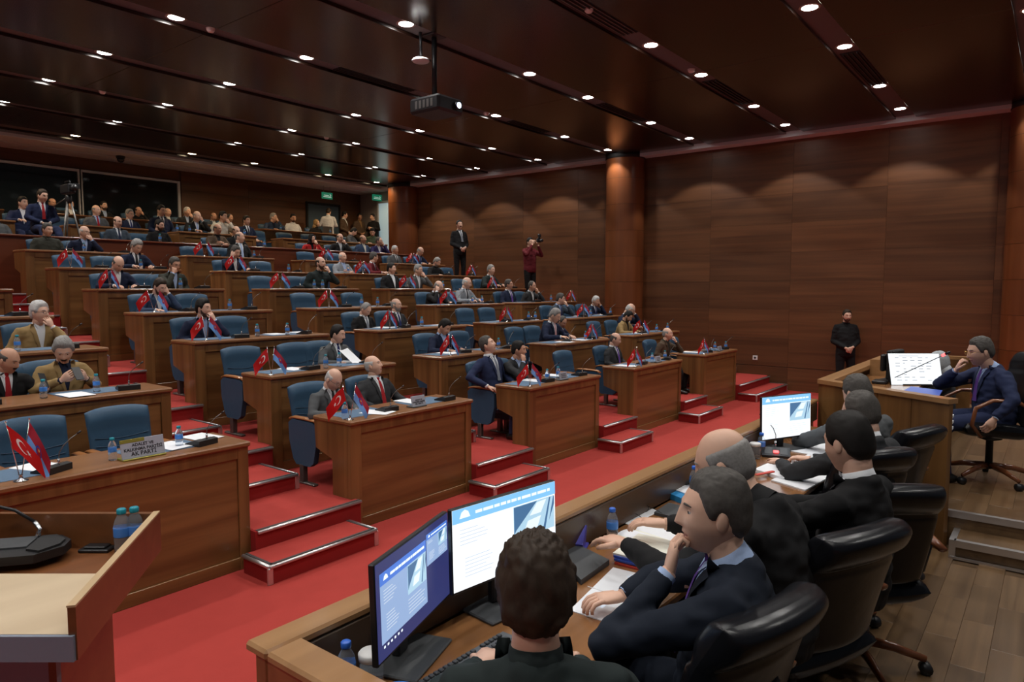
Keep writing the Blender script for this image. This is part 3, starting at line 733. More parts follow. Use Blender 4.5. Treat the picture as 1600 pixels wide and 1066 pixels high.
# ================================================================== PEOPLE
from mathutils import noise as mnoise
def sst(a, b, x): t = np.clip((x - a) / (b - a), 0, 1); return t * t * (3 - 2 * t)
HL = {'full': [(0, .074), (25, .075), (45, .070), (58, .050), (67, .026), (76, -.002), (84, -.006), (92, .016), (104, .004), (118, -.045), (145, -.075), (180, -.080)],
      'rec': [(0, .102), (30, .110), (55, .075), (68, .034), (78, .0), (84, -.006), (92, .016), (104, .004), (118, -.045), (145, -.075), (180, -.080)],
      'ring': [(0, .3), (52, .16), (62, .075), (70, .035), (78, .002), (84, -.006), (92, .016), (104, .004), (118, -.045), (145, -.075), (180, -.080)],
      'long': [(0, .078), (30, .075), (48, .05), (58, -.05), (66, -.13), (180, -.15)],
      'scarf': [(0, .075), (35, .065), (50, .03), (58, -.05), (62, -.2), (180, -.2)]}
def head_grid(nu, nv, fat=1.0):
    s = np.linspace(0, 2 * pi, nu, endpoint=False); phi = s - .5 * np.sin(s)
    th = np.linspace(0.02, pi * .93, nv + 1)
    P, T = np.meshgrid(phi, th)
    c = np.cos(T); z = .122 * c; r = np.where(c > 0, np.sin(T) ** .82, np.sin(T) ** .60)
    fr = np.cos(P); x = .0765 * r * np.sin(P) * fat; y = np.where(fr > 0, -.094 * r * fr, -.101 * r * fr)
    low = sst(-.02, -.115, z)
    x = x * (1 - .30 * low) * (1 + .03 * sst(.0, .06, z)); y = np.where(y > 0, y * (1 + .05 * sst(-.02, .05, z) - .42 * low), y)
    y = y + .012 * sst(.02, .122, z)
    w = np.clip(fr, 0, 1) ** .5 * (fr > 0)
    g = lambda x0, sx, z0, sz: np.exp(-((x - x0) / sx) ** 2 - ((z - z0) / sz) ** 2)
    d = np.zeros_like(x)
    nz = np.clip((.030 - z) / .058, 0, 1) * (z > -.045)
    nose = (.004 + .020 * nz ** 1.2) * np.exp(-(x / (.0075 + .0075 * nz)) ** 2) * sst(-.043, -.026, z) * sst(.045, .015, z)
    d += nose - .010 * (g(.031, .016, .013, .013) + g(-.031, .016, .013, .013)) + .0045 * (g(.026, .02, .036, .009) + g(-.026, .02, .036, .009))
    d += .004 * (g(.043, .02, -.028, .022) + g(-.043, .02, -.028, .022)) + .006 * g(0, .021, -.055, .0075) + .006 * g(0, .020, -.071, .0075) - .004 * g(0, .026, -.0625, .0028) + .009 * g(0, .022, -.102, .018)
    y = y - d * w
    return np.stack([x, y, z], -1), P
def hair_geo(V, P, style, thick, seed, wv=1.0):
    z = V[..., 2]; ph = np.degrees(np.abs((P + pi) % (2 * pi) - pi))
    tab = HL[style]; zh = np.interp(ph, [a for a, b in tab], [b for a, b in tab])
    m = sst(-.008, .024, z - zh) if style != 'ring' else sst(-.006, .012, z - zh)
    if style == 'ring': m = m * sst(.075, .045, z + (ph - 120) * -.00015)
    m = m * (1 + .25 * sst(.05, .12, z)) if style in ('full',) else m
    n = V / np.linalg.norm(V, axis=-1, keepdims=True)
    k = np.empty(z.shape)
    for a in range(k.shape[0]):
        for b in range(k.shape[1]):
            q = V[a, b]; k[a, b] = 1 + wv * .22 * mnoise.noise((q[0] * 40 + seed * 7, q[1] * 40, q[2] * 25)) + wv * .30 * mnoise.noise((q[0] * 150, q[1] * 110 + seed, q[2] * 28 + q[1] * 60))
    H = V + n * (thick * m * k - .005 * (1 - m))[..., None]
    return H, m
def quads(m, V, mask=None, mi=0, matf=None):
    nv, nu = V.shape[:2]; F = []; MI = []
    for j in range(nv - 1):
        for i in range(nu):
            i2 = (i + 1) % nu
            if mask is not None and max(mask[j, i], mask[j, i2], mask[j + 1, i], mask[j + 1, i2]) < .02: continue
            F.append((j * nu + i, (j + 1) * nu + i, (j + 1) * nu + i2, j * nu + i2)); MI.append(mi if matf is None else matf(V[j, i]))
    k = len(m.v); m.v += [tuple(p) for p in V.reshape(-1, 3)]
    m.f += [tuple(a + k for a in f) for f in F]; m.m += MI; m.sm += [True] * len(F)
    if mask is None:
        m.f.append(tuple(k + i for i in range(nu))); m.m.append(mi); m.sm.append(True)
def hand(m, wrist, f, n, side, curl=.5, sc=1.0, mi=0, seg=6):
    f = Vector(f).normalized(); n = Vector(n); n = (n - f * n.dot(f)).normalized(); s = f.cross(n) * side; w = Vector(wrist)
    L = sc
    m.tube([w - f * .03 * L, w, w + f * .025 * L, w + f * .06 * L, w + f * .088 * L], [(.021 * L, .017 * L), (.024 * L, .018 * L), (.034 * L, .018 * L), (.041 * L, .015 * L), (.038 * L, .011 * L)], 10, mi, up=s)
    for k, (o, ln) in enumerate([(.030, .072), (.010, .080), (-.010, .074), (-.029, .058)]):
        p = w + f * .082 * L + s * (o * L); a = .15 + curl * .4; P = [p - f * .012 * L, p]; r = [.0085 * L, .009 * L]
        for q, fr in enumerate((.42, .32, .26)):
            d = f * cos(a) + n * sin(a) + s * (o * 1.6); p = p + d * (ln * fr * L); P.append(p); r.append((.0085, .0076, .0055)[q] * L); a += curl * (1.0 + .1 * k)
        m.tube(P, r, seg, mi)
    p = w + f * .022 * L + s * .024 * L; d = (f * .75 + s * .65 + n * .25).normalized(); P = [p, p + d * .034 * L]
    d = (f * .9 + s * (.35 - .5 * curl) + n * (.2 + .4 * curl)).normalized(); P.append(P[-1] + d * .030 * L)
    d = (f * .9 + s * (.1 - .6 * curl) + n * (.3 + .4 * curl)).normalized(); P.append(P[-1] + d * .024 * L)
    m.tube(P, [.014 * L, .0115 * L, .010 * L, .0065 * L], seg, mi)
# pose: N = base of the neck, H = head centre, arms = (elbow, wrist, hand direction, palm normal, curl) for the right (-x) and left (+x) side
def A(e, w, f, n, c=.5): return (e, w, f, n, c)
LAP_R = A((-.27, .02, .76), (-.14, -.22, .68), (.5, -.8, -.1), (0, 0, -1), .5); LAP_L = A((.27, .02, .76), (.14, -.22, .69), (-.5, -.8, -.1), (0, 0, -1), .5)
DK_R = A((-.29, -.14, .78), (-.14, -.37, .80), (.45, -.85, -.05), (0, 0, -1), .45); DK_L = A((.29, -.14, .78), (.14, -.37, .80), (-.45, -.85, -.05), (0, 0, -1), .45)
CH_R = A((-.21, -.30, .82), (-.075, -.235, 1.02), (.35, .25, .9), (.2, .9, -.2), 1.05); CH_L = A((.21, -.30, .82), (.075, -.235, 1.02), (-.35, .25, .9), (-.2, .9, -.2), 1.05)
FC_R = A((-.22, -.27, .83), (-.10, -.20, 1.05), (.35, .12, .9), (.5, .85, 0), .6); FC_L = A((.22, -.27, .83), (.10, -.20, 1.05), (-.35, .12, .9), (-.5, .85, 0), .6)
CR_R = A((-.27, -.05, .78), (-.0, -.25, .80), (1, -.1, .05), (0, 1, 0), .4); CR_L = A((.27, -.05, .78), (.02, -.20, .85), (-1, -.15, .0), (0, 1, 0), .4)
AR_R = A((-.31, .06, .76), (-.32, -.18, .71), (.05, -.9, -.25), (0, 0, -1), .5); AR_L = A((.31, .06, .76), (.32, -.18, .71), (-.05, -.9, -.25), (0, 0, -1), .5)
HP_R = A((-.40, .10, .80), (-.30, -.14, .69), (.3, -.9, -.2), (0, 0, -1), .4)
POSES = {
 'lap': dict(N=(0, .07, 1.02), H=(0, .03, 1.195), arms=(LAP_R, LAP_L)),
 'desk': dict(N=(0, -.04, 1.00), H=(0, -.10, 1.17), arms=(DK_R, DK_L)),
 'chin': dict(N=(0, -.02, 1.00), H=(0, -.09, 1.17), arms=(CH_R, LAP_L)),
 'chinl': dict(N=(0, -.02, 1.00), H=(0, -.09, 1.17), arms=(LAP_R, CH_L)),
 'face': dict(N=(0, -.03, .99), H=(0, -.11, 1.155), arms=(FC_R, DK_L)),
 'facel': dict(N=(0, -.03, .99), H=(0, -.11, 1.155), arms=(DK_R, FC_L)),
 'cross': dict(N=(0, .06, 1.01), H=(0, .01, 1.185), arms=(CR_R, CR_L)),
 'back': dict(N=(0, .12, 1.00), H=(0, .10, 1.175), arms=(LAP_R, AR_L)),
 'hip': dict(N=(0, .10, 1.02), H=(0, .09, 1.195), arms=(HP_R, LAP_L)),
 'phone': dict(N=(0, -.02, 1.00), H=(0, -.09, 1.165), arms=(A((-.27, -.10, .78), (-.10, -.30, .885), (.45, -.55, .5), (.55, .3, .2), .8), A((.27, -.10, .78), (.10, -.30, .885), (-.45, -.55, .5), (-.55, .3, .2), .8))),
 'hold': dict(N=(0, -.04, 1.00), H=(0, -.10, 1.17), arms=(DK_R, A((.30, -.12, .79), (.26, -.36, .88), (-.2, -.7, .5), (-.8, 0, 0), .9))),
 'stand': dict(N=(0, .03, 1.48), H=(0, -.01, 1.655), stand=1, arms=(A((-.245, .02, 1.14), (-.06, -.20, 1.02), (.8, -.1, -.5), (0, 1, 0), .5), A((.245, .02, 1.14), (.06, -.20, 1.04), (-.8, -.1, -.5), (0, 1, 0), .5))),
 'standx': dict(N=(0, .03, 1.48), H=(0, -.01, 1.655), stand=1, arms=(A((-.27, .0, 1.18), (-.0, -.24, 1.20), (1, -.1, .05), (0, 1, 0), .4), A((.27, .0, 1.18), (.02, -.19, 1.25), (-1, -.15, 0), (0, 1, 0), .4))),
 'photo': dict(N=(0, .03, 1.48), H=(0, -.01, 1.655), stand=1, arms=(A((-.24, -.18, 1.32), (-.075, -.20, 1.60), (.2, -.1, .9), (.6, .6, 0), .8), A((.26, -.18, 1.30), (.075, -.25, 1.58), (-.2, -.1, .9), (-.6, .6, 0), .8))),
}
def remesh(mb, name, vox, smooth=5, wr=.004, seed=0):
    me = mb.mesh('tmp', []); o = bpy.data.objects.new('tmp', me); C.objects.link(o)
    a = o.modifiers.new('r', 'REMESH'); a.mode = 'VOXEL'; a.voxel_size = vox; a.use_smooth_shade = True
    b = o.modifiers.new('s', 'SMOOTH'); b.factor = .6; b.iterations = smooth
    bpy.context.view_layer.update()
    out = bpy.data.meshes.new_from_object(o.evaluated_get(bpy.context.evaluated_depsgraph_get())); out.name = name
    bpy.data.objects.remove(o); bpy.data.meshes.remove(me)
    if wr:
        n = len(out.vertices); co = np.empty(n * 3); no = np.empty(n * 3); out.vertices.foreach_get('co', co); out.vertices.foreach_get('normal', no)
        co = co.reshape(-1, 3); no = no.reshape(-1, 3)
        k = np.array([mnoise.noise((p[0] * 10 + seed, p[1] * 10, p[2] * 22)) + .6 * mnoise.noise((p[0] * 22 + 9, p[1] * 22, p[2] * 30)) for p in co])
        co = co + no * (k * wr)[:, None]; out.vertices.foreach_set('co', co.ravel()); out.update()
    return out
def torso_rings(p, k=1.0, belly=.0):
    N = Vector(p['N'])
    if p.get('stand'):
        P = [(0, 0, .84), (0, 0, .92), (0, .0, 1.06), (0, .0, 1.20), (0, .015, 1.32), (0, .03, 1.41), (0, N.y, 1.455), (0, N.y + .005, 1.49), (0, N.y, 1.515)]
    else:
        b = Vector((0, .06, .50)); P = [b, b + (N - b) * .16, b + (N - b) * .36, b + (N - b) * .58, b + (N - b) * .78, b + (N - b) * .91, b + (N - b) * .98, N + Vector((0, .004, .025)), N + Vector((0, 0, .045))]
    Rr = [(.185, .13), (.185, .14 + belly), (.178, .135 + belly), (.195, .132 + belly * .5), (.205, .125), (.190, .105), (.145, .085), (.080, .068), (.058, .055)]
    return P, [(a * k, c * k) for a, c in Rr]
CACHE = {}
def clothes(pose, fine=False, bulk=1.0, belly=.02):
    key = (pose, fine, bulk, belly)
    if key in CACHE: return CACHE[key]
    p = POSES[pose]; N = Vector(p['N']); vox = .0085 if fine else .0145
    tm = MB(); P, Rr = torso_rings(p, bulk, belly); tm.tube(P, Rr, 28, up=(1, 0, 0))
    jm = MB(); jm.v = list(tm.v); jm.f = list(tm.f); jm.m = list(tm.m); jm.sm = list(tm.sm)
    sh = N + Vector((0, 0, -.068))
    for sd, a in zip((-1, 1), p['arms']):
        S0 = sh + Vector((sd * .168, 0, .005)); E = Vector(a[0]); Wr = Vector(a[1])
        jm.tube([N + Vector((sd * .06, 0, -.02)), S0 + Vector((sd * .0, 0, .01)), S0 + (E - S0) * .25 + Vector((sd * .012, 0, 0)), S0 + (E - S0) * .6, E, E + (Wr - E) * .15], [.05 * bulk, .070 * bulk, .066 * bulk, .058 * bulk, .052 * bulk, .050 * bulk], 14)
        jm.ball(E, .053 * bulk, 12, 8)
        jm.tube([E, E + (Wr - E) * .5, E + (Wr - E) * .93], [.052 * bulk, .046 * bulk, .036 * bulk], 14)
    _dn = (Vector(p['H']) + Vector((0, .028, -.10)) - N).normalized(); jm.tube([N + Vector((0, .022, -.03)), N + Vector((0, .014, 0)) + _dn * .035], [(.090, .072), (.074, .064)], 20, up=(1, 0, 0))
    if not p.get('stand'):
        for sd in (-1, 1): jm.tube([(sd * .07, .03, .55), (sd * .085, -.05, .56)], [(.10, .07), (.09, .05)], 12, up=(1, 0, 0))
    jk = remesh(jm, 'jacket', vox, 5 if not fine else 7, .009 if fine else .007)
    bvh = BVHTree.FromPolygons([Vector(v) for v in tm.v], tm.f)
    def hit(x, z, off):
        h = bvh.ray_cast(Vector((x, -1.5, z)), Vector((0, 1, 0)))
        return (x, (h[0].y if h[0] is not None else N.y - .06) - off, z)
    zt, zb = N.z + .035, N.z - .27
    w = lambda t: .060 * (1 - t) ** .85 + .002
    V = MB(); V.grid(lambda a, b: hit((a * 2 - 1) * w(b), zt + (zb - zt) * b, .0065), 8, 12)
    c1 = [(.062 + .002) * 1, 0]
    dn = (Vector(p['H']) + Vector((0, .028, -.10)) - N - Vector((0, .004, 0))).normalized(); N0 = N + Vector((0, .004, 0))
    col = MB().tube([N0 + dn * .0, N0 + dn * .035, N0 + dn * .062, N0 + dn * .062, N0 + dn * .02], [(.074, .068), (.066, .064), (.062, .0615), (.059, .0585), (.060, .058)], 20, up=(1, 0, 0), caps=False)
    for sd in (-1, 1):
        col.add([hit(sd * .004, N.z + .03, .018), hit(sd * .052, N.z + .055, .010), hit(sd * .050, N.z + .018, .014), hit(sd * .022, N.z - .02, .016)], [(0, 1, 2, 3) if sd > 0 else (3, 2, 1, 0)])
    T = MB(); T.grid(lambda a, b: hit((a * 2 - 1) * (.016 + .018 * b), N.z + .020 + (zb - N.z - .03) * b, .012 + .003 * (1 - abs(a * 2 - 1))), 4, 10)
    T.bbox((-.017, T.v[0][1] - .010, N.z + .005), (.017, T.v[0][1] + .012, N.z + .042), .006)
    lap = []
    for sd in (-1, 1):
        Lm = MB()
        def lf(a, b):
            z = zt + .012 + (zb - zt - .02) * b; ww = w(b) - .004 + a * (.052 * sin(min(1, b * 2.3 + .35) * pi * .5) * (1 - b) ** .5 + .003) * (.72 if .30 < b < .36 else 1)
            return hit(sd * ww, z, .011 + .002 * a)
        Lm.grid(lf, 4, 14)
        if sd > 0: pass
        lap.append(Lm)
    # trousers and shoes
    tr = MB(); sl = []
    st = p.get('stand')
    for sd in (-1, 1):
        if st: K = [(sd * .09, 0, .92), (sd * .10, -.01, .72), (sd * .105, -.02, .50), (sd * .105, .0, .30), (sd * .11, .02, .07)]; r = [.10, .088, .068, .062, .052]
        else: K = [(sd * .09, .06, .54), (sd * .11, -.16, .545), (sd * .13, -.40, .53), (sd * .13, -.44, .42), (sd * .13, -.42, .25), (sd * .13, -.40, .07)]; r = [.10, .088, .070, .068, .060, .052]
        tr.tube(K, r, 14)
        fx = K[-1]; y = fx[1]
        sl.append(MB().tube([(fx[0], y + .09, .035), (fx[0], y + .05, .045), (fx[0], y - .05, .048), (fx[0], y - .13, .036), (fx[0], y - .19, .028), (fx[0], y - .205, .022)], [(.03, .03), (.038, .045), (.040, .046), (.046, .035), (.040, .026), (.02, .014)], 12, up=(1, 0, 0)).mesh('shoe', 'shoe'))
    tr.ball((0, .03 if not st else 0, .53 if not st else .90), (.165, .125, .10), 14, 10)
    trm = remesh(tr, 'trousers', .016, 4, .004)
    rp = dict(jacket=jk, shirt=V, collar=col, tie=T, lap=lap, trousers=trm, shoes=sl, tm=tm)
    for k in ('shirt', 'tie'): rp[k] = rp[k].mesh(k, 'paper')
    rp['collar'] = col.mesh('collar', 'paper'); rp['lap'] = [l.mesh('lapel', 'paper') for l in lap]
    CACHE[key] = rp; return rp
M['shoe'] = mat('black_shoe', (.012, .011, .010), .3)
M['eyew'] = mat('eye_white', (.60, .57, .55), .3); M['iris'] = mat('iris_dark', (.02, .012, .008), .2)
M['lips'] = mat('lips', (.36, .14, .11), .5)
def skin(n, c):
    m = cloth(n, c, .48, .10, 60); b = m.node_tree.nodes['Principled BSDF']; b.inputs['Specular IOR Level'].default_value = .4
    for nd in m.node_tree.nodes:
        if nd.type == 'BUMP': nd.inputs['Strength'].default_value = .06
    return m
SK = [skin('skin_light', (.72, .44, .32)), skin('skin_warm', (.69, .42, .31)), skin('skin_tan', (.55, .30, .20)), skin('skin_dark', (.42, .22, .14))]
HC = {'black': (.012, .010, .009), 'brown': (.035, .022, .014), 'grey': (.27, .26, .25), 'dgrey': (.075, .068, .062), 'white': (.52, .51, .50), 'blonde': (.35, .22, .10), 'silver': (.36, .38, .40)}
HM = {k: cloth('hair_' + k, v, .6, .7, 120) for k, v in HC.items()}
for m_ in HM.values():
    for nd in m_.node_tree.nodes:
        if nd.type == 'BUMP': nd.inputs['Strength'].default_value = .6
HM['stubble'] = cloth('stubble', (.10, .062, .045), .8, .3, 300)
FC = {'black': (.010, .010, .011), 'char': (.030, .031, .034), 'navy': (.012, .018, .045), 'navy2': (.018, .026, .070), 'grey': (.085, .09, .095), 'lgrey': (.25, .27, .30), 'bgrey': (.045, .062, .085), 'olive': (.035, .036, .028),
      'khaki': (.30, .20, .085), 'brown': (.085, .055, .035), 'tan': (.24, .145, .06), 'maroon': (.12, .012, .018), 'red': (.42, .02, .02), 'white': (.70, .72, .75), 'cream': (.50, .47, .40), 'lblue': (.38, .50, .75), 'green': (.06, .08, .045), 'purple': (.03, .022, .085),
      'sblue': (.03, .05, .10), 'dgreen': (.018, .026, .026), 'tred': (.33, .015, .02), 'tblue': (.02, .03, .12), 'tgrey': (.2, .22, .26), 'tpurp': (.12, .05, .28), 'ink': (.008, .012, .022), 'pink': (.6, .35, .38)}
FM = {k: cloth('cloth_' + k, v, .85, .18, 300, 0) for k, v in FC.items()}
def setm(o, m): o.material_slots[0].link = 'OBJECT'; o.material_slots[0].material = m
hg_cache = {}
def person(loc, pose, label, rz=0, hy=0, hp=0, hr=0, top='suit', col='char', shirt='white', tie='tblue', hair='full', hcol='black', sk=1, glasses=False, beard=None, stache=False, trou=None, scale=.94, fine=False, bulk=1.0, belly=.02, ht=.013, wave=1.0, fat=1.0, group=None, legs=True, pose_over=None, name='person', cat='person', eyes_shut=False):
    if pose_over: POSES[pose_over[0]] = pose_over[1]; pose = pose_over[0]
    p = POSES[pose]; cs = clothes(pose, fine, bulk, belly)
    t = thing(name, label, cat, loc, rz, group); t.scale = (scale,) * 3
    N = Vector(p['N']); H = Vector(p['H'])
    Mh = Matrix.Translation(H + Vector((0, .02, -.07))) @ Matrix.Rotation(R(hy), 4, 'Z') @ Matrix.Rotation(R(hr), 4, 'Y') @ Matrix.Rotation(R(hp), 4, 'X') @ Matrix.Translation(Vector((0, -.02, .07)))
    nu, nv = (84, 72) if fine else (44, 36)
    kf = (nu, nv, fat)
    if kf not in hg_cache: hg_cache[kf] = head_grid(nu, nv, fat)
    V, P = hg_cache[kf]
    M4 = np.array(Mh); tf = lambda Q: Q @ M4[:3, :3].T + M4[:3, 3]
    tv = lambda q: Mh @ Vector(q)
    b = MB()
    lipf = lambda q: 0
    k0 = len(b.f); quads(b, V)
    cen = np.array([np.mean([b.v[i] for i in f], 0) for f in b.f[k0:]])
    for i, c in enumerate(cen):
        if abs(c[0]) < .022 and c[1] < -.06 and -.071 < c[2] < -.054 and abs(c[2] + .0625) < .009 - abs(c[0]) * .25: b.m[k0 + i] = 4
    b.v = [tuple(q) for q in tf(np.array(b.v))]
    # ears, eyes, brows
    for sd in (-1, 1):
        e = MB().ball((0, 0, 0), (.009, .019, .031), 12, 8); E = MB().ball((0, 0, 0), (.0105, .012, .020), 8, 6)
        Tm = Mh @ Matrix.Translation((sd * .0775 * fat, .012, -.004)) @ Matrix.Rotation(sd * R(14), 4, 'Z') @ Matrix.Rotation(R(-8), 4, 'X')
        b.add([Tm @ Vector(q) for q in e.v], e.f, 0, True)
        ey = MB().ball((0, 0, 0), .0122, 12, 10); c = V[(np.abs(V[..., 2] - .013) + np.abs(V[..., 0] - sd * .031) + (V[..., 1] > 0)).argmin() // nu, (np.abs(V[..., 2] - .013) + np.abs(V[..., 0] - sd * .031) + (V[..., 1] > 0)).argmin() % nu]
        ce = Vector((sd * .031, c[1] + .0095, .012))
        b.add([tv(Vector(q) + ce) for q in ey.v], ey.f, 1, True)
        ir = MB().ball((0, 0, 0), (.0055, .002, .0055), 10, 6)
        b.add([tv(Vector(q) + ce + Vector((0, -.0115, -.001))) for q in ir.v], ir.f, 2, True)
        lid = MB().grid(lambda u, v: (.0128 * sin(1.25 * (u * 2 - 1)), -.0130 * cos(1.25 * (u * 2 - 1)) * cos(v * 1.2 + (.30 if not eyes_shut else -.5)), .0130 * sin(v * 1.2 + (.30 if not eyes_shut else -.5))), 8, 5)
        b.add([tv(Vector(q) + ce) for q in lid.v], lid.f, 0, True)
        br = [Vector((sd * x, y, z)) for x, y, z in ((.013, c[1] - .0115, .031), (.024, c[1] - .011, .0355), (.036, c[1] - .006, .0355), (.047, c[1] + .005, .031))]
        b.tube([tv(q) for q in br], [.0025, .0038, .0035, .0015], 6, 3)
    # neck, torso, arms, legs under the clothes, hands
    dn = (H + Vector((0, .028, -.10)) - N - Vector((0, .004, 0))).normalized(); N0 = N + Vector((0, .004, 0))
    b.tube([tv((0, .026, -.05)), tv((0, .028, -.095)), N0 + dn * .06, N0 + dn * .01, N0 - dn * .05], [(.054, .060), (.055, .058), (.0585, .058), (.058, .056), (.045, .035)], 18, up=(1, 0, 0))
    Pt, Rr = torso_rings(p, .86 * bulk, 0); b.tube(Pt[:-1], [(a * .9, c * .85) for a, c in Rr[:-1]], 14, up=(1, 0, 0))
    sh = N + Vector((0, 0, -.075))
    for sd, a in zip((-1, 1), p['arms']):
        S0 = sh + Vector((sd * .15, 0, .0)); E = Vector(a[0]); Wr = Vector(a[1])
        b.tube([S0, S0 + (E - S0) * .5, E, E + (Wr - E) * .4, Wr], [.045, .040, .036, .034, .024], 10)
        hand(b, Wr, a[2], a[3], sd if 1 else 1, a[4], 1.0, 0, 8 if fine else 6)
    if p.get('stand'): LG = [[(s * .09, 0, .9), (s * .105, -.02, .5), (s * .11, .02, .08)] for s in (-1, 1)]
    else: LG = [[(s * .09, .06, .53), (s * .13, -.38, .52), (s * .13, -.42, .40), (s * .13, -.40, .08)] for s in (-1, 1)]
    for L in LG: b.tube(L, [.07] + [.045] * (len(L) - 2) + [.035], 10)
    bm_ = b.mesh('body', [SK[sk], 'eyew', 'iris', HM[hcol if hcol not in ('white', 'silver') else 'grey'], 'lips'])
    link('body', bm_, t)
    # clothes
    fm = FM[col]
    nm = {'suit': 'jacket', 'open': 'jacket', 'sweater': 'sweater', 'shirt': 'shirt'}[top]
    j = link(nm, cs['jacket'], t); 
    if not cs['jacket'].materials: cs['jacket'].materials.append(fm)
    setm(j, fm)
    if top in ('suit', 'open'):
        s = link('shirt', cs['shirt'], t); setm(s, FM[shirt]); c = link('collar', cs['collar'], t); setm(c, FM[shirt])
        for L in cs['lap']: l = link('lapel', L, t); setm(l, fm)
        if tie and top == 'suit': q = link('tie', cs['tie'], t); setm(q, FM[tie])
    elif top == 'shirt' or top == 'sweater':
        c = link('collar', cs['collar'], t); setm(c, FM[shirt if top == 'sweater' else col])
    if legs:
        q = link('trousers', cs['trousers'], t)
        if not cs['trousers'].materials: cs['trousers'].materials.append(fm)
        setm(q, FM[trou or (col if top == 'suit' and col not in ('khaki', 'lgrey', 'tan') else 'char')])
        for s in cs['shoes']: link('shoe', s, t)
    # cuffs
    if top == 'suit' or top == 'open':
        for sd, a in zip((-1, 1), p['arms']):
            E = Vector(a[0]); Wr = Vector(a[1]); d = (Wr - E).normalized()
            cf = MB().tube([Wr - d * .045, Wr - d * .008], [.031, .030], 12, caps=False).obj('shirt_cuff', FM[shirt], t)
    # hair, beard
    if hair:
        m = MB(); Hv, mk = hair_geo(V, P, hair, ht if hair not in ('ring',) else .006, random.random() * 9, wave)
        quads(m, tf(Hv), mk)
        if mk[0].max() > .5: m.f.append(tuple(range(V.shape[1]))); m.m.append(0); m.sm.append(True)
        if hair in ('long', 'scarf'):
            m.tube([tv((0, .03, -.06)), tv((0, .045, -.12)), N + Vector((0, .05, -.03))], [(.085, .07), (.092, .07), (.10, .06)], 16, up=(1, 0, 0))
        me = m.mesh('hair', HM[hcol] if hair != 'scarf' else FM['black']); link('hair' if hair != 'scarf' else 'headscarf', me, t)
    z = V[..., 2]; ph = np.degrees(np.abs((P + pi) % (2 * pi) - pi)); x = V[..., 0]
    if beard:
        zl = np.interp(ph, [0, 20, 40, 60, 75, 85], [-.050, -.045, -.062, -.058, -.03, .0])
        mk = sst(.006, -.008, z - zl) * sst(92, 78, ph) * sst(-.125, -.112, z) * (1 - .95 * np.exp(-(x / .017) ** 2 - ((z + .0625) / .009) ** 2))
        n = V / np.linalg.norm(V, axis=-1, keepdims=True)
        m = MB(); quads(m, tf(V + n * (.0045 * mk - .0015)[..., None]), mk); link('beard', m.mesh('beard', HM['stubble' if beard != 'grey' else 'grey']), t)
    if stache:
        mk = np.exp(-(x / .026) ** 4 - ((z + .047) / .0075) ** 4) * (ph < 60)
        n = np.array([0, -1, 0]); m = MB(); quads(m, tf(V + n * (.0095 * mk - .002)[..., None]), mk); link('moustache', m.mesh('moustache', HM[stache if isinstance(stache, str) else 'black']), t)
    if glasses:
        m = MB()
        for sd in (-1, 1):
            m.tube([tv((sd * .033 + .021 * cos(a), -.104 - .002 * cos(a) * 0 + .004 * abs(cos(a)) * (1 if cos(a) * sd > 0 else -.3), .010 + .016 * sin(a))) for a in np.linspace(0, 2 * pi, 15)], .0016, 5)
            m.tube([tv((sd * .055, -.100, .014)), tv((sd * .074 * fat, -.06, .014)), tv((sd * .082 * fat, .01, .014))], .0016, 5)
        m.tube([tv((-.012, -.106, .014)), tv((0, -.110, .016)), tv((.012, -.106, .014))], .0016, 5)
        m.obj('glasses', 'black' if glasses != 'gold' else 'gold', t)
    return t

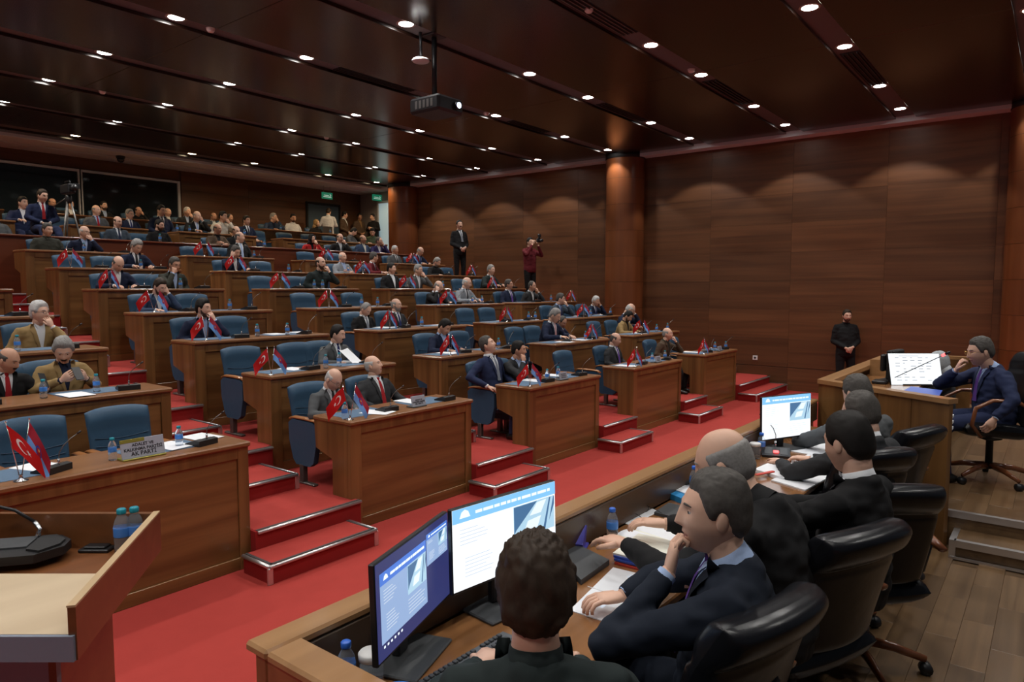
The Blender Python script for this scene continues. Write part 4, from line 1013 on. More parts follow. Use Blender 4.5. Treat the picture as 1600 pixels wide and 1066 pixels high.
# ================================================================== THE AUDIENCE (px, py of the head in the photograph give the place behind the desk)
def sit(px, py, r, pose, label, dy=.80, **kw):
    p = POSES[pose]; Y0 = ROWY[r] + dy - (.10 if r == 6 else 0)
    sc = .94
    for _ in range(3):
        yh = Y0 + p['H'][1] * sc; x, z = at_y(px, py, yh); sc = min(max((z - FLR[r]) / p['H'][2], .86), 1.04)
    x -= p['H'][0] * sc
    t = person((x, Y0, FLR[r]), pose, label, scale=sc, **kw)
    if kw.get('chair', 1):
        L = DX.get(r, DX[6]); c = min(range(5), key=lambda k: abs(sum(L[k]) / 2 - x))
        seat_taken.setdefault(r, []).append((x, c))
    return t
P_ = [
 # front row
 (517, 590, 0, 'desk', 'grey haired man in a charcoal suit and glasses bent over a front row desk, reading', dict(hy=12, hp=34, col='grey', tie='char', hair='ring', hcol='white', glasses=1, fat=1.03)),
 (585, 572, 0, 'back', 'balding man in a black suit with a red tie leaning back and looking up', dict(hy=28, hp=-14, col='char', tie='tred', hair='ring', hcol='white', sk=0, bulk=1.05)),
 (765, 540, 0, 'hip', 'dark haired man in a bright navy suit, white shirt, gazing up at the ceiling', dict(hy=22, hp=-22, col='navy2', tie='tgrey', hair='full', hcol='dgrey', sk=0)),
 (810, 547, 0, 'chin', 'dark haired man in a black suit, hand on mouth, beside the man in navy', dict(hy=24, hp=4, col='char', tie=None, shirt='lblue', hair='full', hcol='black', sk=2)),
 (960, 530, 0, 'lap', 'bald man in a dark suit and striped tie behind the fourth front desk', dict(hy=18, hp=16, col='char', tie='tpurp', hair='ring', hcol='dgrey', sk=1)),
 (1043, 522, 0, 'chinl', 'bald man in a brown jacket and patterned shirt, fist at his cheek', dict(hy=12, hp=0, top='open', col='brown', shirt='olive', hair='ring', hcol='grey', sk=0, trou='black')),
 # second row
 (8, 562, 1, 'hold', 'bald man with a moustache and red tie cut by the left edge of the picture', dict(hy=35, hp=22, col='black', tie='tred', hair='ring', hcol='dgrey', stache='black', sk=2)),
 (100, 545, 1, 'phone', 'grey haired man with a moustache in a khaki blazer looking down at his phone', dict(hy=-18, hp=30, top='open', col='khaki', shirt='navy', hair='full', hcol='grey', stache='black', sk=1, ht=.02)),
 (526, 522, 1, 'desk', 'black haired man with a moustache in a dark grey suit holding a paper', dict(hy=26, hp=12, col='grey', tie='tblue', hair='full', hcol='black', stache='black', sk=1)),
 (692, 509, 1, 'desk', 'dark haired man in a dark purple jacket and pale blue shirt, reading', dict(hy=8, hp=34, top='open', col='navy', shirt='lblue', hair='full', hcol='black', sk=2)),
 (865, 492, 1, 'desk', 'grey haired man in a dark suit and pale tie writing at the second row', dict(dy=.70, hy=10, hp=28, col='navy', tie='pink', hair='full', hcol='grey', sk=0)),
 (877, 502, 1, 'desk', 'older man with grey hair leaning in behind the man who writes', dict(dy=1.02, hy=-6, hp=30, col='navy', tie='tred', hair='rec', hcol='dgrey', sk=2)),
 (979, 493, 1, 'desk', 'black haired bearded man in a mustard jacket reading at the second row', dict(hy=10, hp=34, top='open', col='khaki', shirt='black', hair='full', hcol='black', beard='black', sk=2)),
 (982, 482, 1, 'facel', 'white haired man in a navy jacket bending down by the right aisle', dict(dy=1.12, hy=30, hp=36, col='navy', tie=None, hair='ring', hcol='white', sk=0)),
 # third row
 (61, 489, 2, 'chinl', 'white haired man in a khaki jacket, white polo neck and dark glasses, hand on mouth', dict(hy=26, hp=2, top='open', col='khaki', shirt='white', hair='full', hcol='white', glasses=1, sk=1, ht=.02)),
 (317, 482, 2, 'chinl', 'young black haired bearded man in a navy jacket with his hand on his mouth', dict(hy=26, hp=4, top='open', col='navy', shirt='lblue', hair='full', hcol='black', beard='black', sk=1, ht=.018)),
 (569, 484, 2, 'lap', 'grey haired man in a black suit and white shirt looking down at his lap', dict(hy=10, hp=36, col='black', tie='tgrey', hair='rec', hcol='grey', sk=1)),
 (619, 477, 2, 'lap', 'bald grey bearded man in a dark suit sitting upright behind flags', dict(hy=20, hp=0, col='char', tie='tblue', hair='ring', hcol='grey', beard='grey', sk=1)),
 (875, 467, 2, 'chinl', 'grey haired man with his chin in his hand, third row right', dict(hy=30, hp=10, col='bgrey', tie='tblue', shirt='lblue', hair='full', hcol='dgrey', sk=1)),
 (930, 470, 2, 'facel', 'white haired man in a navy suit with a hand behind his ear', dict(hy=-6, hp=20, col='navy', tie='tblue', hair='full', hcol='white', sk=2)),
 # fourth row
 (247, 447, 3, 'facel', 'brown haired man in a blue grey jacket with his face in his hand', dict(hy=16, hp=26, top='open', col='sblue', shirt='white', hair='full', hcol='brown', beard='brown', sk=1)),
 (683, 447, 3, 'face', 'bald man in a black suit covering his eyes with one hand', dict(hy=18, hp=26, col='black', tie='tblue', hair='ring', hcol='grey', sk=1)),
 (728, 442, 3, 'desk', 'bald man in a light grey checked jacket with his arms on the desk', dict(hy=24, hp=16, top='suit', col='lgrey', tie='char', hair='ring', hcol='white', sk=1)),
 (795, 445, 3, 'lap', 'dark haired man in a dark suit and striped tie seated beside a desk', dict(hy=24, hp=0, col='navy', tie='tpurp', hair='full', hcol='dgrey', sk=2)),
 (831, 447, 3, 'chinl', 'balding man in a dark suit with his fist at his mouth, fourth row right', dict(hy=10, hp=8, col='char', tie=None, hair='rec', hcol='dgrey', sk=2)),
 # fifth row
 (182, 410, 4, 'desk', 'bald man reading behind two crossed red flags', dict(hy=6, hp=38, col='navy', tie=None, hair='ring', hcol='dgrey', sk=1)),
 (271, 413, 4, 'chin', 'grey haired man with glasses in an olive suit, hand over his mouth', dict(hy=12, hp=18, col='olive', tie=None, shirt='lblue', hair='full', hcol='dgrey', glasses=1, sk=2)),
 (501, 406, 4, 'chinl', 'bald bearded man in a dark grey jumper resting his chin in his hand', dict(hy=14, hp=-4, top='sweater', col='dgreen', shirt='dgreen', hair='ring', hcol='brown', beard='brown', sk=1, bulk=1.05)),
 (611, 420, 4, 'lap', 'black haired man in a black jacket and open white shirt', dict(hy=28, hp=4, top='open', col='black', hair='full', hcol='black', sk=1, bulk=1.06)),
 (653, 422, 4, 'chinl', 'grey haired man with glasses in a grey jacket, hand at his chin', dict(hy=16, hp=8, top='open', col='grey', hair='full', hcol='grey', glasses=1, sk=1)),
 (767, 422, 4, 'desk', 'white haired broad man in a dark suit behind a red flag', dict(hy=6, hp=6, col='dgreen', tie=None, hair='full', hcol='grey', sk=1, bulk=1.08)),
 # sixth row
 (211, 384, 5, 'desk', 'grey haired man in a navy suit reading with his head bowed', dict(hy=14, hp=32, col='navy', tie='char', hair='full', hcol='grey', sk=1, ht=.018)),
 (366, 393, 5, 'face', 'grey haired man in a navy suit pressing both hands to his face', dict(hy=16, hp=24, col='navy', tie=None, hair='full', hcol='dgrey', sk=1)),
 (535, 402, 5, 'cross', 'white haired man in a pale grey jacket with arms crossed', dict(hy=12, hp=4, top='open', col='lgrey', shirt='lblue', hair='ring', hcol='white', sk=1, bulk=1.06)),
 (582, 402, 5, 'desk', 'dark haired man in a maroon cardigan turned to the right', dict(rz=.5, hy=45, hp=6, top='suit', col='maroon', tie='char', hair='full', hcol='dgrey', glasses=1, sk=1)),
 (681, 409, 5, 'desk', 'grey haired man in a black jacket looking down, sixth row', dict(hy=20, hp=28, top='open', col='black', shirt='black', hair='full', hcol='grey', beard='grey', sk=1)),
 # seventh row
 (73, 359, 6, 'lap', 'grey haired heavy man in a dark green jacket slumped at his desk', dict(hy=18, hp=10, top='sweater', col='olive', shirt='olive', hair='full', hcol='dgrey', sk=1, bulk=1.08)),
 (131, 363, 6, 'chinl', 'white haired man with glasses and pale blue shirt, hand on mouth', dict(hy=24, hp=8, top='open', col='navy', shirt='lblue', hair='ring', hcol='white', glasses=1, sk=1)),
 (374, 371, 6, 'lap', 'bald man in a black suit with a pale blue tie leaning sideways', dict(hy=36, hp=0, hr=6, col='black', tie='lblue', hair='ring', hcol='dgrey', sk=1)),
 (617, 391, 6, 'lap', 'white haired man in a dark grey suit, seventh row by the column', dict(hy=18, hp=2, col='grey', tie='char', hair='full', hcol='white', sk=2)),
 (655, 392, 6, 'desk', 'bald man in glasses and a navy suit reading beside a red flag', dict(hy=16, hp=30, col='navy', tie='tblue', shirt='lblue', hair='ring', hcol='grey', glasses=1, sk=1)),
 # gallery front row
 (183, 347, 7, 'lap', 'bald man with glasses in a blue grey suit behind the red parapet', dict(hy=18, hp=8, col='bgrey', tie='navy', hair='ring', hcol='brown', glasses=1, sk=1)),
 (248, 352, 7, 'lap', 'young black haired bearded man in a black open shirt', dict(hy=30, hp=10, top='sweater', col='black', shirt='black', hair='full', hcol='black', beard='black', sk=1)),
 (339, 358, 7, 'cross', 'bald man in a brown jacket over a black shirt, gallery front row', dict(hy=24, hp=8, top='open', col='brown', shirt='black', hair='ring', hcol='dgrey', sk=2)),
 (368, 361, 7, 'cross', 'balding man in a black jacket half hidden behind the bald man', dict(dy=1.0, hy=10, hp=16, top='open', col='black', hair='ring', hcol='brown', sk=1)),
 (487, 373, 7, 'chinl', 'woman in a black headscarf and red jacket resting chin on hand', dict(hy=12, hp=2, top='open', col='red', shirt='black', hair='scarf', hcol='black', sk=0, bulk=.9, ht=.016, fat=.95)),
 (531, 372, 7, 'chinl', 'bald man in a dark suit with his hand under his nose', dict(hy=-4, hp=8, col='char', tie=None, hair='ring', hcol='dgrey', sk=1)),
 (567, 374, 7, 'lap', 'bald man in a blue quilted jacket and pale jumper', dict(hy=22, hp=-4, top='open', col='sblue', shirt='cream', hair='ring', hcol='dgrey', sk=2, bulk=1.05)),
 (592, 377, 7, 'facel', 'man in sunglasses and a purple jacket with hand at his face', dict(hy=18, hp=4, col='purple', tie=None, hair='rec', hcol='dgrey', glasses=1, sk=1)),
 (-10, 336, 7, 'hip', 'person in a grey brown jacket cut off by the left edge', dict(hy=10, top='open', col='grey', hair='full', hcol='dgrey')),
 # gallery second row
 (35, 317, 8, 'desk', 'black haired man in a navy jacket behind the standing man with the red tie', dict(hy=20, hp=6, col='navy2', tie=None, hair='full', hcol='black', sk=1)),
 (150, 329, 8, 'lap', 'bald man in a grey suit, pale blue shirt and red tie', dict(hy=24, hp=2, col='grey', tie='tred', shirt='lblue', hair='ring', hcol='grey', sk=0, bulk=1.08)),
 (202, 335, 8, 'lap', 'grey haired man with glasses in a dark navy suit below the window', dict(hy=20, hp=6, col='navy', tie='tblue', hair='full', hcol='grey', glasses=1, sk=1)),
 (251, 327, 8, 'lap', 'black haired man in a dark blue suit near the right window post', dict(hy=16, hp=10, col='navy', tie='char', hair='full', hcol='black', sk=1)),
 (307, 338, 8, 'facel', 'bald man in a black suit hiding his mouth, right of the window', dict(hy=16, hp=10, col='black', tie='lblue', hair='ring', hcol='grey', sk=1)),
 (348, 338, 8, 'chinl', 'young man in sunglasses and cream sweater with his hand on his chin', dict(hy=24, hp=6, top='sweater', col='cream', shirt='cream', hair='full', hcol='black', glasses=1, sk=2)),
 (385, 345, 8, 'lap', 'black haired man in a dark suit and narrow black tie', dict(hy=12, hp=4, col='navy', tie='char', hair='full', hcol='black', sk=1)),
 (549, 361, 8, 'desk', 'black haired man in a grey shirt bent over papers in the gallery', dict(rz=.5, hy=30, hp=34, top='shirt', col='grey', hair='full', hcol='black', sk=1)),
 (585, 362, 8, 'desk', 'dark haired person in a green jumper bending by the column', dict(rz=-.6, hy=-10, hp=34, top='sweater', col='green', shirt='green', hair='full', hcol='black', sk=1)),
 # gallery last row
 (81, 318, 9, 'lap', 'bald man half hidden between the red tie man and the tripod', dict(hy=16, hp=8, col='black', tie=None, hair='ring', hcol='dgrey', sk=2)),
 (109, 322, 9, 'lap', 'pale faced person with dark hair seated behind the tripod', dict(hy=22, hp=4, col='black', tie=None, hair='full', hcol='black', sk=0)),
 (162, 322, 9, 'lap', 'bearded dark haired man in a light blue shirt and black jacket', dict(hy=14, hp=0, top='open', col='black', shirt='lblue', hair='full', hcol='black', beard='black', sk=1)),
 (216, 333, 9, 'facel', 'bald man with a hand raised to his head below the window', dict(hy=10, hp=10, top='open', col='black', shirt='black', hair='ring', hcol='black', sk=2)),
 (262, 332, 9, 'lap', 'bald man in a blue grey jacket by the right window post', dict(hy=20, hp=4, top='open', col='bgrey', hair='ring', hcol='grey', sk=0)),
 (292, 331, 9, 'chinl', 'white haired man in a dark suit just right of the window', dict(hy=20, hp=6, col='char', tie=None, shirt='lblue', hair='full', hcol='white', sk=1)),
 (333, 342, 9, 'lap', 'bald man at the back behind a water bottle', dict(hy=10, hp=20, col='bgrey', tie=None, hair='ring', hcol='dgrey', sk=2)),
 (359, 341, 9, 'lap', 'balding man at the back behind the man in the cream sweater', dict(hy=18, hp=6, col='brown', tie=None, hair='rec', hcol='dgrey', sk=2)),
 (427, 340, 9, 'facel', 'grey haired man in a dark blue jacket holding a camera to his eye', dict(hy=34, hp=4, top='open', col='sblue', shirt='navy', hair='full', hcol='grey', sk=1)),
 (458, 341, 9, 'lap', 'black haired man in a white shirt seated in the last row', dict(hy=-14, hp=12, top='shirt', col='white', hair='full', hcol='black', beard='black', sk=2)),
 (494, 349, 9, 'lap', 'blonde woman in a black top in the last gallery row', dict(hy=34, hp=4, top='sweater', col='black', shirt='black', hair='long', hcol='blonde', sk=0, bulk=.88, fat=.95)),
]
PP = {}
for px, py, r, pose, lab, kw in P_:
    dy = kw.pop('dy', .80); PP[(px, r)] = sit(px, py, r, pose, lab, dy, **kw)
label_chairs()
# man half sitting on a stool at the camera position
def stand_at(px, py, Y, pose, label, floor=None, **kw):
    p = POSES[pose]; x, z = at_y(px, py, Y + p['H'][1]); 
    fl = floor if floor is not None else FLR[min(9, max([i for i in range(10) if ROWY[i] + .02 <= Y] + [0]))]
    sc = min(max((z - fl) / p['H'][2], .88), 1.12)
    return person((x, Y, fl), pose, label, scale=sc, **kw)
HIGH = dict(POSES['lap']); POSES['perch'] = dict(N=(0, .02, 1.02), H=(0, -.04, 1.195), arms=(A((-.26, -.02, .76), (-.06, -.20, .66), (.7, -.4, -.3), (0, .3, -1), .6), A((.26, -.02, .76), (.06, -.20, .66), (-.7, -.4, -.3), (0, .3, -1), .6)))
x, z = at_y(65, 306, 15.36)
t = person((x, 15.4, z - 1.195 * .98), 'perch', 'man in a navy suit and red tie sitting high beside the video camera tripod', scale=.98, hy=20, hp=14, col='navy2', tie='tred', hair='full', hcol='brown', sk=0)
zs = z - 1.195 * .98
st = thing('stool', 'dark high stool under the man with the red tie', 'stool', (x, 15.48, FLR[7]))
MB().lathe([(.0, .0), (.19, .0), (.20, -.03), (.19, -.06), (0, -.06)], 18, (0, 0, zs + .40 - FLR[7])).obj('seat', 'black', st)
for a in range(4): MB().tube([(.10 * cos(a * pi / 2 + .8), .10 * sin(a * pi / 2 + .8), zs + .35 - FLR[7]), (.2 * cos(a * pi / 2 + .8), .2 * sin(a * pi / 2 + .8), 0)], .014).obj('leg', 'steel', st)
stand_at(513, 331, 18.2, 'standx', 'man in a white shirt standing with his back turned at the blue door', rz=pi - .6, hy=-25, hp=18, top='shirt', col='white', hair='full', hcol='brown', trou='black', floor=3.13)
stand_at(538, 336, 18.3, 'stand', 'man standing in a brown jacket over a white shirt near the blue door', rz=.5, hy=30, hp=8, top='open', col='brown', hair='full', hcol='black', sk=1, trou='black', floor=3.13)
stand_at(562, 339, 18.4, 'stand', 'man standing in a dark brown jacket right of the white shirts', rz=-.1, hy=0, hp=4, top='open', col='brown', shirt='tan', hair='full', hcol='black', sk=3, trou='black', floor=3.13)
stand_at(583, 341, 18.0, 'standx', 'man in black seen from the side standing nearest the rear corner', rz=-1.3, hy=-20, hp=4, top='sweater', col='black', shirt='black', hair='full', hcol='black', sk=1, trou='black', floor=3.13)
# the three standing at the right wall
def stand_x(px, py, X, pose, label, fl, **kw):
    p = POSES[pose]; y, z = at_x(px, py, X); sc = min(max((z - fl) / p['H'][2], .9), 1.1)
    return person((X, y, fl), pose, label, scale=sc, **kw), y, z
ta, ya, za = stand_x(718, 352, 14.95, 'stand', 'man in a black suit standing in the right aisle, hands clasped', 2.30, rz=-.3, hy=-10, hp=-6, col='black', tie='tgrey', hair='full', hcol='black', stache='black', sk=1)
tb, yb, zb = stand_x(828, 379, 14.9, 'photo', 'photographer in a maroon jumper holding a camera to the eye by the wall', 1.84, rz=-.25, hy=0, hp=0, top='sweater', col='maroon', shirt='maroon', hair='full', hcol='black', trou='black')
tc, yc, zc = stand_x(1323, 494, 15.35, 'stand', 'bearded man in black clothes standing against the right wall', 0.0, rz=-1.0, hy=0, hp=4, top='sweater', col='black', shirt='black', hair='full', hcol='brown', beard='brown', sk=0, trou='black')
for (X, y, f, g) in ((14.95, ya, 2.30, 1.84), (14.9, yb, 1.84, 1.5)):
    tag(MB().box((X - .5, y - .45, g), (XW - .02, y + .6, f - .001)).obj('floor_side_landing', 'carpet'), kind='structure')
c = thing('photo_camera', 'black photo camera held up by the photographer in maroon', 'camera', (14.9 - .05, yb - .33, zb + .03), -.25)
MB().bbox((-.07, -.03, -.045), (.07, .03, .045), .01).bbox((-.03, -.03, .04), (.03, .03, .075), .008).obj('camera_body', 'black', c)
MB().tube([(0, -.03, 0), (0, -.14, 0)], [.036, .04], 16).obj('lens', 'black', c)
MB().bbox((-.035, -.05, .085), (.035, .02, .17), .01).bbox((-.012, -.012, .07), (.012, .012, .09), .003).obj('flash', 'black', c)
# video camera on tripod
x, z = at_y(106, 290, 15.35)
c = thing('video_camera_tripod', 'black video camera on a tall tripod in front of the gallery window', 'video camera', (x, 15.35, FLR[7])); zt = z - FLR[7]
for a in (pi / 2, pi / 2 + 2.094, pi / 2 + 4.189):
    MB().tube([(.04 * cos(a), .04 * sin(a), zt - .32), (.17 * cos(a), .17 * sin(a), zt - 1.0), (.30 * cos(a), .30 * sin(a), 0)], [.018, .016, .012]).obj('leg', 'steel', c)
MB().lathe([(.05, zt - .34), (.06, zt - .30), (.06, zt - .22), (.04, zt - .18)], 14).obj('tripod_head', 'black', c)
MB().bbox((-.07, -.20, zt - .16), (.07, .22, zt + .02), .02).tube([(0, -.20, zt - .07), (0, -.34, zt - .07)], [.05, .06], 14).tube([(0, -.12, zt + .02), (0, -.10, zt + .08), (0, .12, zt + .08), (0, .14, zt + .02)], .014).obj('camera_body', 'black', c)
MB().bbox((.07, -.05, zt - .05), (.20, -.035, zt + .05), .004).obj('viewfinder_screen', 'black', c)
MB().tube([(-.03, .1, zt - .25), (-.16, .45, zt - .42)], .009).obj('pan_handle', 'steel', c)
# laptop and things held
x, z = at_y(510, 356, 17.4); t = thing('laptop', 'grey laptop lid standing on the last gallery desk by the blue door', 'laptop', (x, 17.35, TOP[9]))
MB().bbox((-.17, 0, 0), (.17, .24, .016), .004).obj('keyboard_deck', 'steel', t); MB().bbox((-.17, -.012, .01), (.17, 0, .23), .004).obj('lid', 'steel', t)
t = tag(MB().bbox((-.035, -.004, -.07), (.035, .004, .07), .003).obj('mobile_phone', 'black', None, (0, 0, 0)), 'dark phone in the hands of the man in the khaki blazer', 'phone')
q = PP[(100, 1)]; t.location = q.location + Vector((0, -.40, .945)) * q.scale.x; t.rotation_euler = (-.7, 0, .1)
t = tag(MB().bbox((-.035, -.004, -.07), (.035, .004, .07), .003).obj('mobile_phone', 'black', None, (0, 0, 0)), 'dark phone held up between the two men of the second row, far left', 'phone')
q = PP[(8, 1)]; t.location = q.location + Vector((.21, -.44, .97)) * q.scale.x; t.rotation_euler = (-.5, .2, .5)
t = tag(MB().grid(lambda u, v: ((u - .5) * .21, .0 + .03 * sin(u * 3), (v - .5) * .29), 6, 6).obj('held_paper', 'paper'), 'white paper held by the man with a moustache in the second row', 'paper')
x, z = at_y(548, 560, 6.85); t.location = (x, 6.85, z + .03); t.rotation_euler = (-.9, 0, .3)

# ================================================================== OFFICIALS' BENCH
TZ, RZ = 1.12, 1.30      # worktop and rail heights
be = thing('officials_bench', 'long polished wooden bench with raised rail in the foreground', 'bench', (.98, 1.06, WZ))
def bx(a, b, nm, m_, r=.006): return MB().bbox((a[0] - .98, a[1] - 1.06, a[2] - WZ), (b[0] - .98, b[1] - 1.06, b[2] - WZ), r).obj(nm, m_, be)
bx((1.09, 1.06, TZ - .035), (5.95, 1.59, TZ), 'worktop', 'bench')
MB().prism([(1.06 - 1.06, 1.69 - 1.06)], 0, 0, 0) if 0 else None
bx((.98, 1.59, RZ - .03), (6.28, 1.69, RZ), 'front_rail', 'rail', .008)
bx((.98, .20, RZ - .03), (1.09, 1.589, RZ), 'end_rail', 'rail', .008)
bx((1.0, 1.62, WZ - .3), (6.27, 1.675, RZ - .03), 'front_panel', 'bench')
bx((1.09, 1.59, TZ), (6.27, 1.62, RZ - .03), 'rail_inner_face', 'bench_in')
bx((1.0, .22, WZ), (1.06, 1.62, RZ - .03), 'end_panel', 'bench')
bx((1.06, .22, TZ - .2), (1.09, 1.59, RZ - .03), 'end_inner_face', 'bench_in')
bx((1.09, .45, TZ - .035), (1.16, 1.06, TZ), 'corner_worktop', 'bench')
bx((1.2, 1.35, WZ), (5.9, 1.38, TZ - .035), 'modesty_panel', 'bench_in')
# presiding box
CZ = 1.47
bo = thing('presiding_box', 'raised wooden desk enclosure of the presiding man, with pale rail', 'desk', (6.27, 1.60, 0))
def quadbar(p, q, w, z0, z1, nm, m_):
    p = Vector((*p, 0)); q = Vector((*q, 0)); d = (q - p).normalized(); n = Vector((-d.y, d.x, 0)); o = Vector((6.27, 1.60, 0))
    P = [p - o, q - o, q + n * w - o, p + n * w - o]
    return MB().add([(a.x, a.y, z0) for a in P] + [(a.x, a.y, z1) for a in P], [(0, 3, 2, 1), (4, 5, 6, 7), (0, 1, 5, 4), (1, 2, 6, 5), (2, 3, 7, 6), (3, 0, 4, 7)]).obj(nm, m_, bo)
C0, C1, C2 = (6.27, 1.60), (5.70, .58), (9.35, 1.60)
quadbar(C0, C1, .10, CZ - .035, CZ, 'side_rail', 'rail'); quadbar((6.27, 1.60), (9.45, 1.60), -.12, CZ - .035, CZ + .0005, 'front_rail', 'rail')
for k in range(4):
    a = [C0[i] + (C1[i] - C0[i]) * k / 4 for i in (0, 1)]; b = [C0[i] + (C1[i] - C0[i]) * (k + .985) / 4 for i in (0, 1)]
    quadbar([a[0] + .015, a[1] - .008], [b[0] + .015, b[1] - .008], .04, DZ - .25, CZ - .035, 'side_board', 'desk_v')
for k in range(6): quadbar((6.31 + .52 * k, 1.585), (6.31 + .52 * (k + .99), 1.585), -.04, .0, CZ - .035, 'front_board', 'desk_v')
V = [(6.33, 1.5), (9.4, 1.5), (9.4, .95), (6.35, .95), (5.95, .72), (5.82, .68)]
MB().prism([(a - 6.27, b - 1.60) for a, b in V], 2, DZ + .72, DZ + .75).obj('worktop', 'bench', bo)
quadbar((7.75, 1.48), (7.75, .95), .04, DZ + .75, CZ + .06, 'divider', 'rail')
quadbar((9.35, 1.60), (9.35, .75), .10, CZ - .035, CZ, 'far_rail', 'rail')
quadbar((9.36, 1.60), (9.36, .75), .04, DZ, CZ - .035, 'far_board', 'desk_v')

# ------------------------------------------------------------------ monitors
def monitor(label, c, nrm, w, h, tilt, stand_h, screen_fn, base=True):
    rz = math.atan2(nrm[1], nrm[0]) + pi / 2
    t = thing('monitor', label, 'monitor', c, rz)
    T = Matrix.Rotation(tilt, 4, 'X')
    MB().bbox((-w / 2 - .004, 0, -h / 2 - .010), (w / 2 + .004, .020, h / 2 + .004), .003, T=T).bbox((-.09, .018, -.09), (.09, .05, .09), .01, T=T).obj('housing', 'black', t)
    s = MB().box((-w / 2, -.0012, -h / 2), (w / 2, .0005, h / 2), T=T).obj('screen', SCREEN_BG[0], t)
    screen_fn(s, w, h, T)
    if base:
        MB().bbox((-.03, .045, -stand_h + .01), (.03, .075, .04), .006).obj('stand', 'black', t)
        MB().bbox((-.13, -.06, -stand_h), (.13, .13, -stand_h + .012), .004).obj('base', 'grey_f', t)
    return t
SCREEN_BG = ['s_white']
def fl(par, T, x0, x1, z0, z1, m_, nm, k=1):
    return MB().box((x0, -.0012 - .0008 * k, z0), (x1, -.0012, z1), T=T).obj(nm, m_, par)
def slide(s, x0, x1, z0, z1, T, hd='s_head', pale=None, rich=True, k=1):
    w = x1 - x0; h = z1 - z0; q = lambda a, b, c, d, m_, nm, kk: fl(s, T, x0 + a * w, x0 + b * w, z1 - d * h, z1 - c * h, m_, nm, kk)
    if pale: q(0, 1, 0, 1, pale, 'slide', k)
    q(0, 1, 0, .17, hd, 'header_band', k + 1)
    q(.56, .985, .185, .62, 's_land', 'aerial_photo', k + 1)
    pt = lambda a, b: (x0 + a * w, z1 - b * h)
    P = [pt(*a) for a in ((.56, .19), (.80, .19), (.58, .50), (.56, .55))]
    y = -.0012 - .0008 * (k + 2)
    def poly(P, m_, nm, yy=y): MB().add([T @ Vector((a, yy, b)) for a, b in P], [tuple(range(len(P)))]).obj(nm, m_, s)
    poly(P, 's_sea', 'sea'); poly([pt(*a) for a in ((.80, .21), (.90, .20), (.84, .36), (.72, .36))], 's_roof', 'roof'); poly([pt(*a) for a in ((.70, .42), (.84, .40), (.80, .54), (.66, .55))], 's_roof', 'roof', y - .0004)
    poly([pt(*a) for a in ((.93, .19), (.985, .19), (.985, .30), (.90, .60), (.86, .60))], 's_sea', 'road'); poly([pt(*a) for a in ((.945, .19), (.975, .19), (.91, .60), (.885, .60))], 's_land', 'road_verge', y - .0004)
    for a, sz in ((.105, .06),):
        MB().add([T @ Vector((x0 + a * w + px_ * sz * w, y, z1 - .085 * h + pz_ * sz * w)) for px_, pz_ in ((-.8, -.3), (-.5, .35), (0, .6), (.5, .35), (.8, -.3))], [(0, 1, 2, 3, 4)]).obj('crest', 's_text', s)
    random.seed(int(w * 1e4)); xx = .20
    while xx < .93:
        ln = random.choice([.03, .06, .09, .05]); q(xx, min(xx + ln, .95), .068, .105, 's_text', 'heading_word', k + 2); xx += ln + .012
    for i in range(5 if rich else 2):
        q(.06, .06 + .30 * random.uniform(.5, 1), .26 + .045 * i, .268 + .045 * i, 's_line', 'text_line', k + 1)
    for i in range(6): q(.10, .10 + .26 * random.uniform(.6, 1), .62 + .045 * i, .628 + .045 * i, 's_line', 'text_line', k + 1)
    for i in range(5): q(.56, .56 + .40 * random.uniform(.7, 1), .70 + .05 * i, .708 + .05 * i, 's_line', 'text_line', k + 1)
def scr_full(s, w, h, T): slide(s, -w / 2, w / 2, -h / 2, h / 2, T)
def scr_dark(s, w, h, T):
    slide(s, -w / 2 + .02, w * .14, -h * .34, h * .38, T, 's_hd2', 's_pale')
    slide(s, w * .155, w / 2 - .012, h * .06, h * .42, T, 's_hd2', 's_pale', False)
    for i in range(6): fl(s, T, -w / 2 + .03 + i * .02, -w / 2 + .038 + i * .02, -h / 2 + .03, -h / 2 + .036, 's_text', 'taskbar_icon')
m2 = monitor('bright monitor showing a white slide with an aerial photo, left foreground', (1.862, 1.483, 1.392), (-.12, -1), .50, .272, -.03, 1.392 - TZ, scr_full)
SCREEN_BG[0] = 's_desk'
m1 = monitor('angled monitor with a dark desktop and a pale slide, lower left foreground', (1.430, 1.492, 1.365), (.33, -.94), .475, .275, -.03, 1.365 - TZ, scr_dark)
SCREEN_BG[0] = 's_white'
a = at_d(1186, 618, 4.75); b = at_d(1266, 605, 5.0); c_ = at_d(1225, 650, 4.87)
m3 = monitor('monitor with a white slide on the bench beside the presiding box', (c_[0], 1.46, c_[2]), (-.42, -.9), .47, .29, -.03, c_[2] - TZ, scr_full)
def scr_doc(s, w, h, T):
    random.seed(3)
    for i in range(9):
        for j in range(5):
            if random.random() < .75: fl(s, T, -w * .38 + j * w * .15, -w * .38 + j * w * .15 + w * random.uniform(.04, .11), h * .36 - i * h * .09, h * .378 - i * h * .09, 's_dark', 'text_line')
    fl(s, T, -w * .3, w * .1, h * .42, h * .435, 's_dark', 'heading_line')
p = at_d(1430, 577, 6.35)
m4 = monitor('tilted monitor with a printed document on the presiding desk', (p[0], p[1], p[2]), (-.80, -.60), .46, .29, -.30, p[2] - DZ - .75, scr_doc)
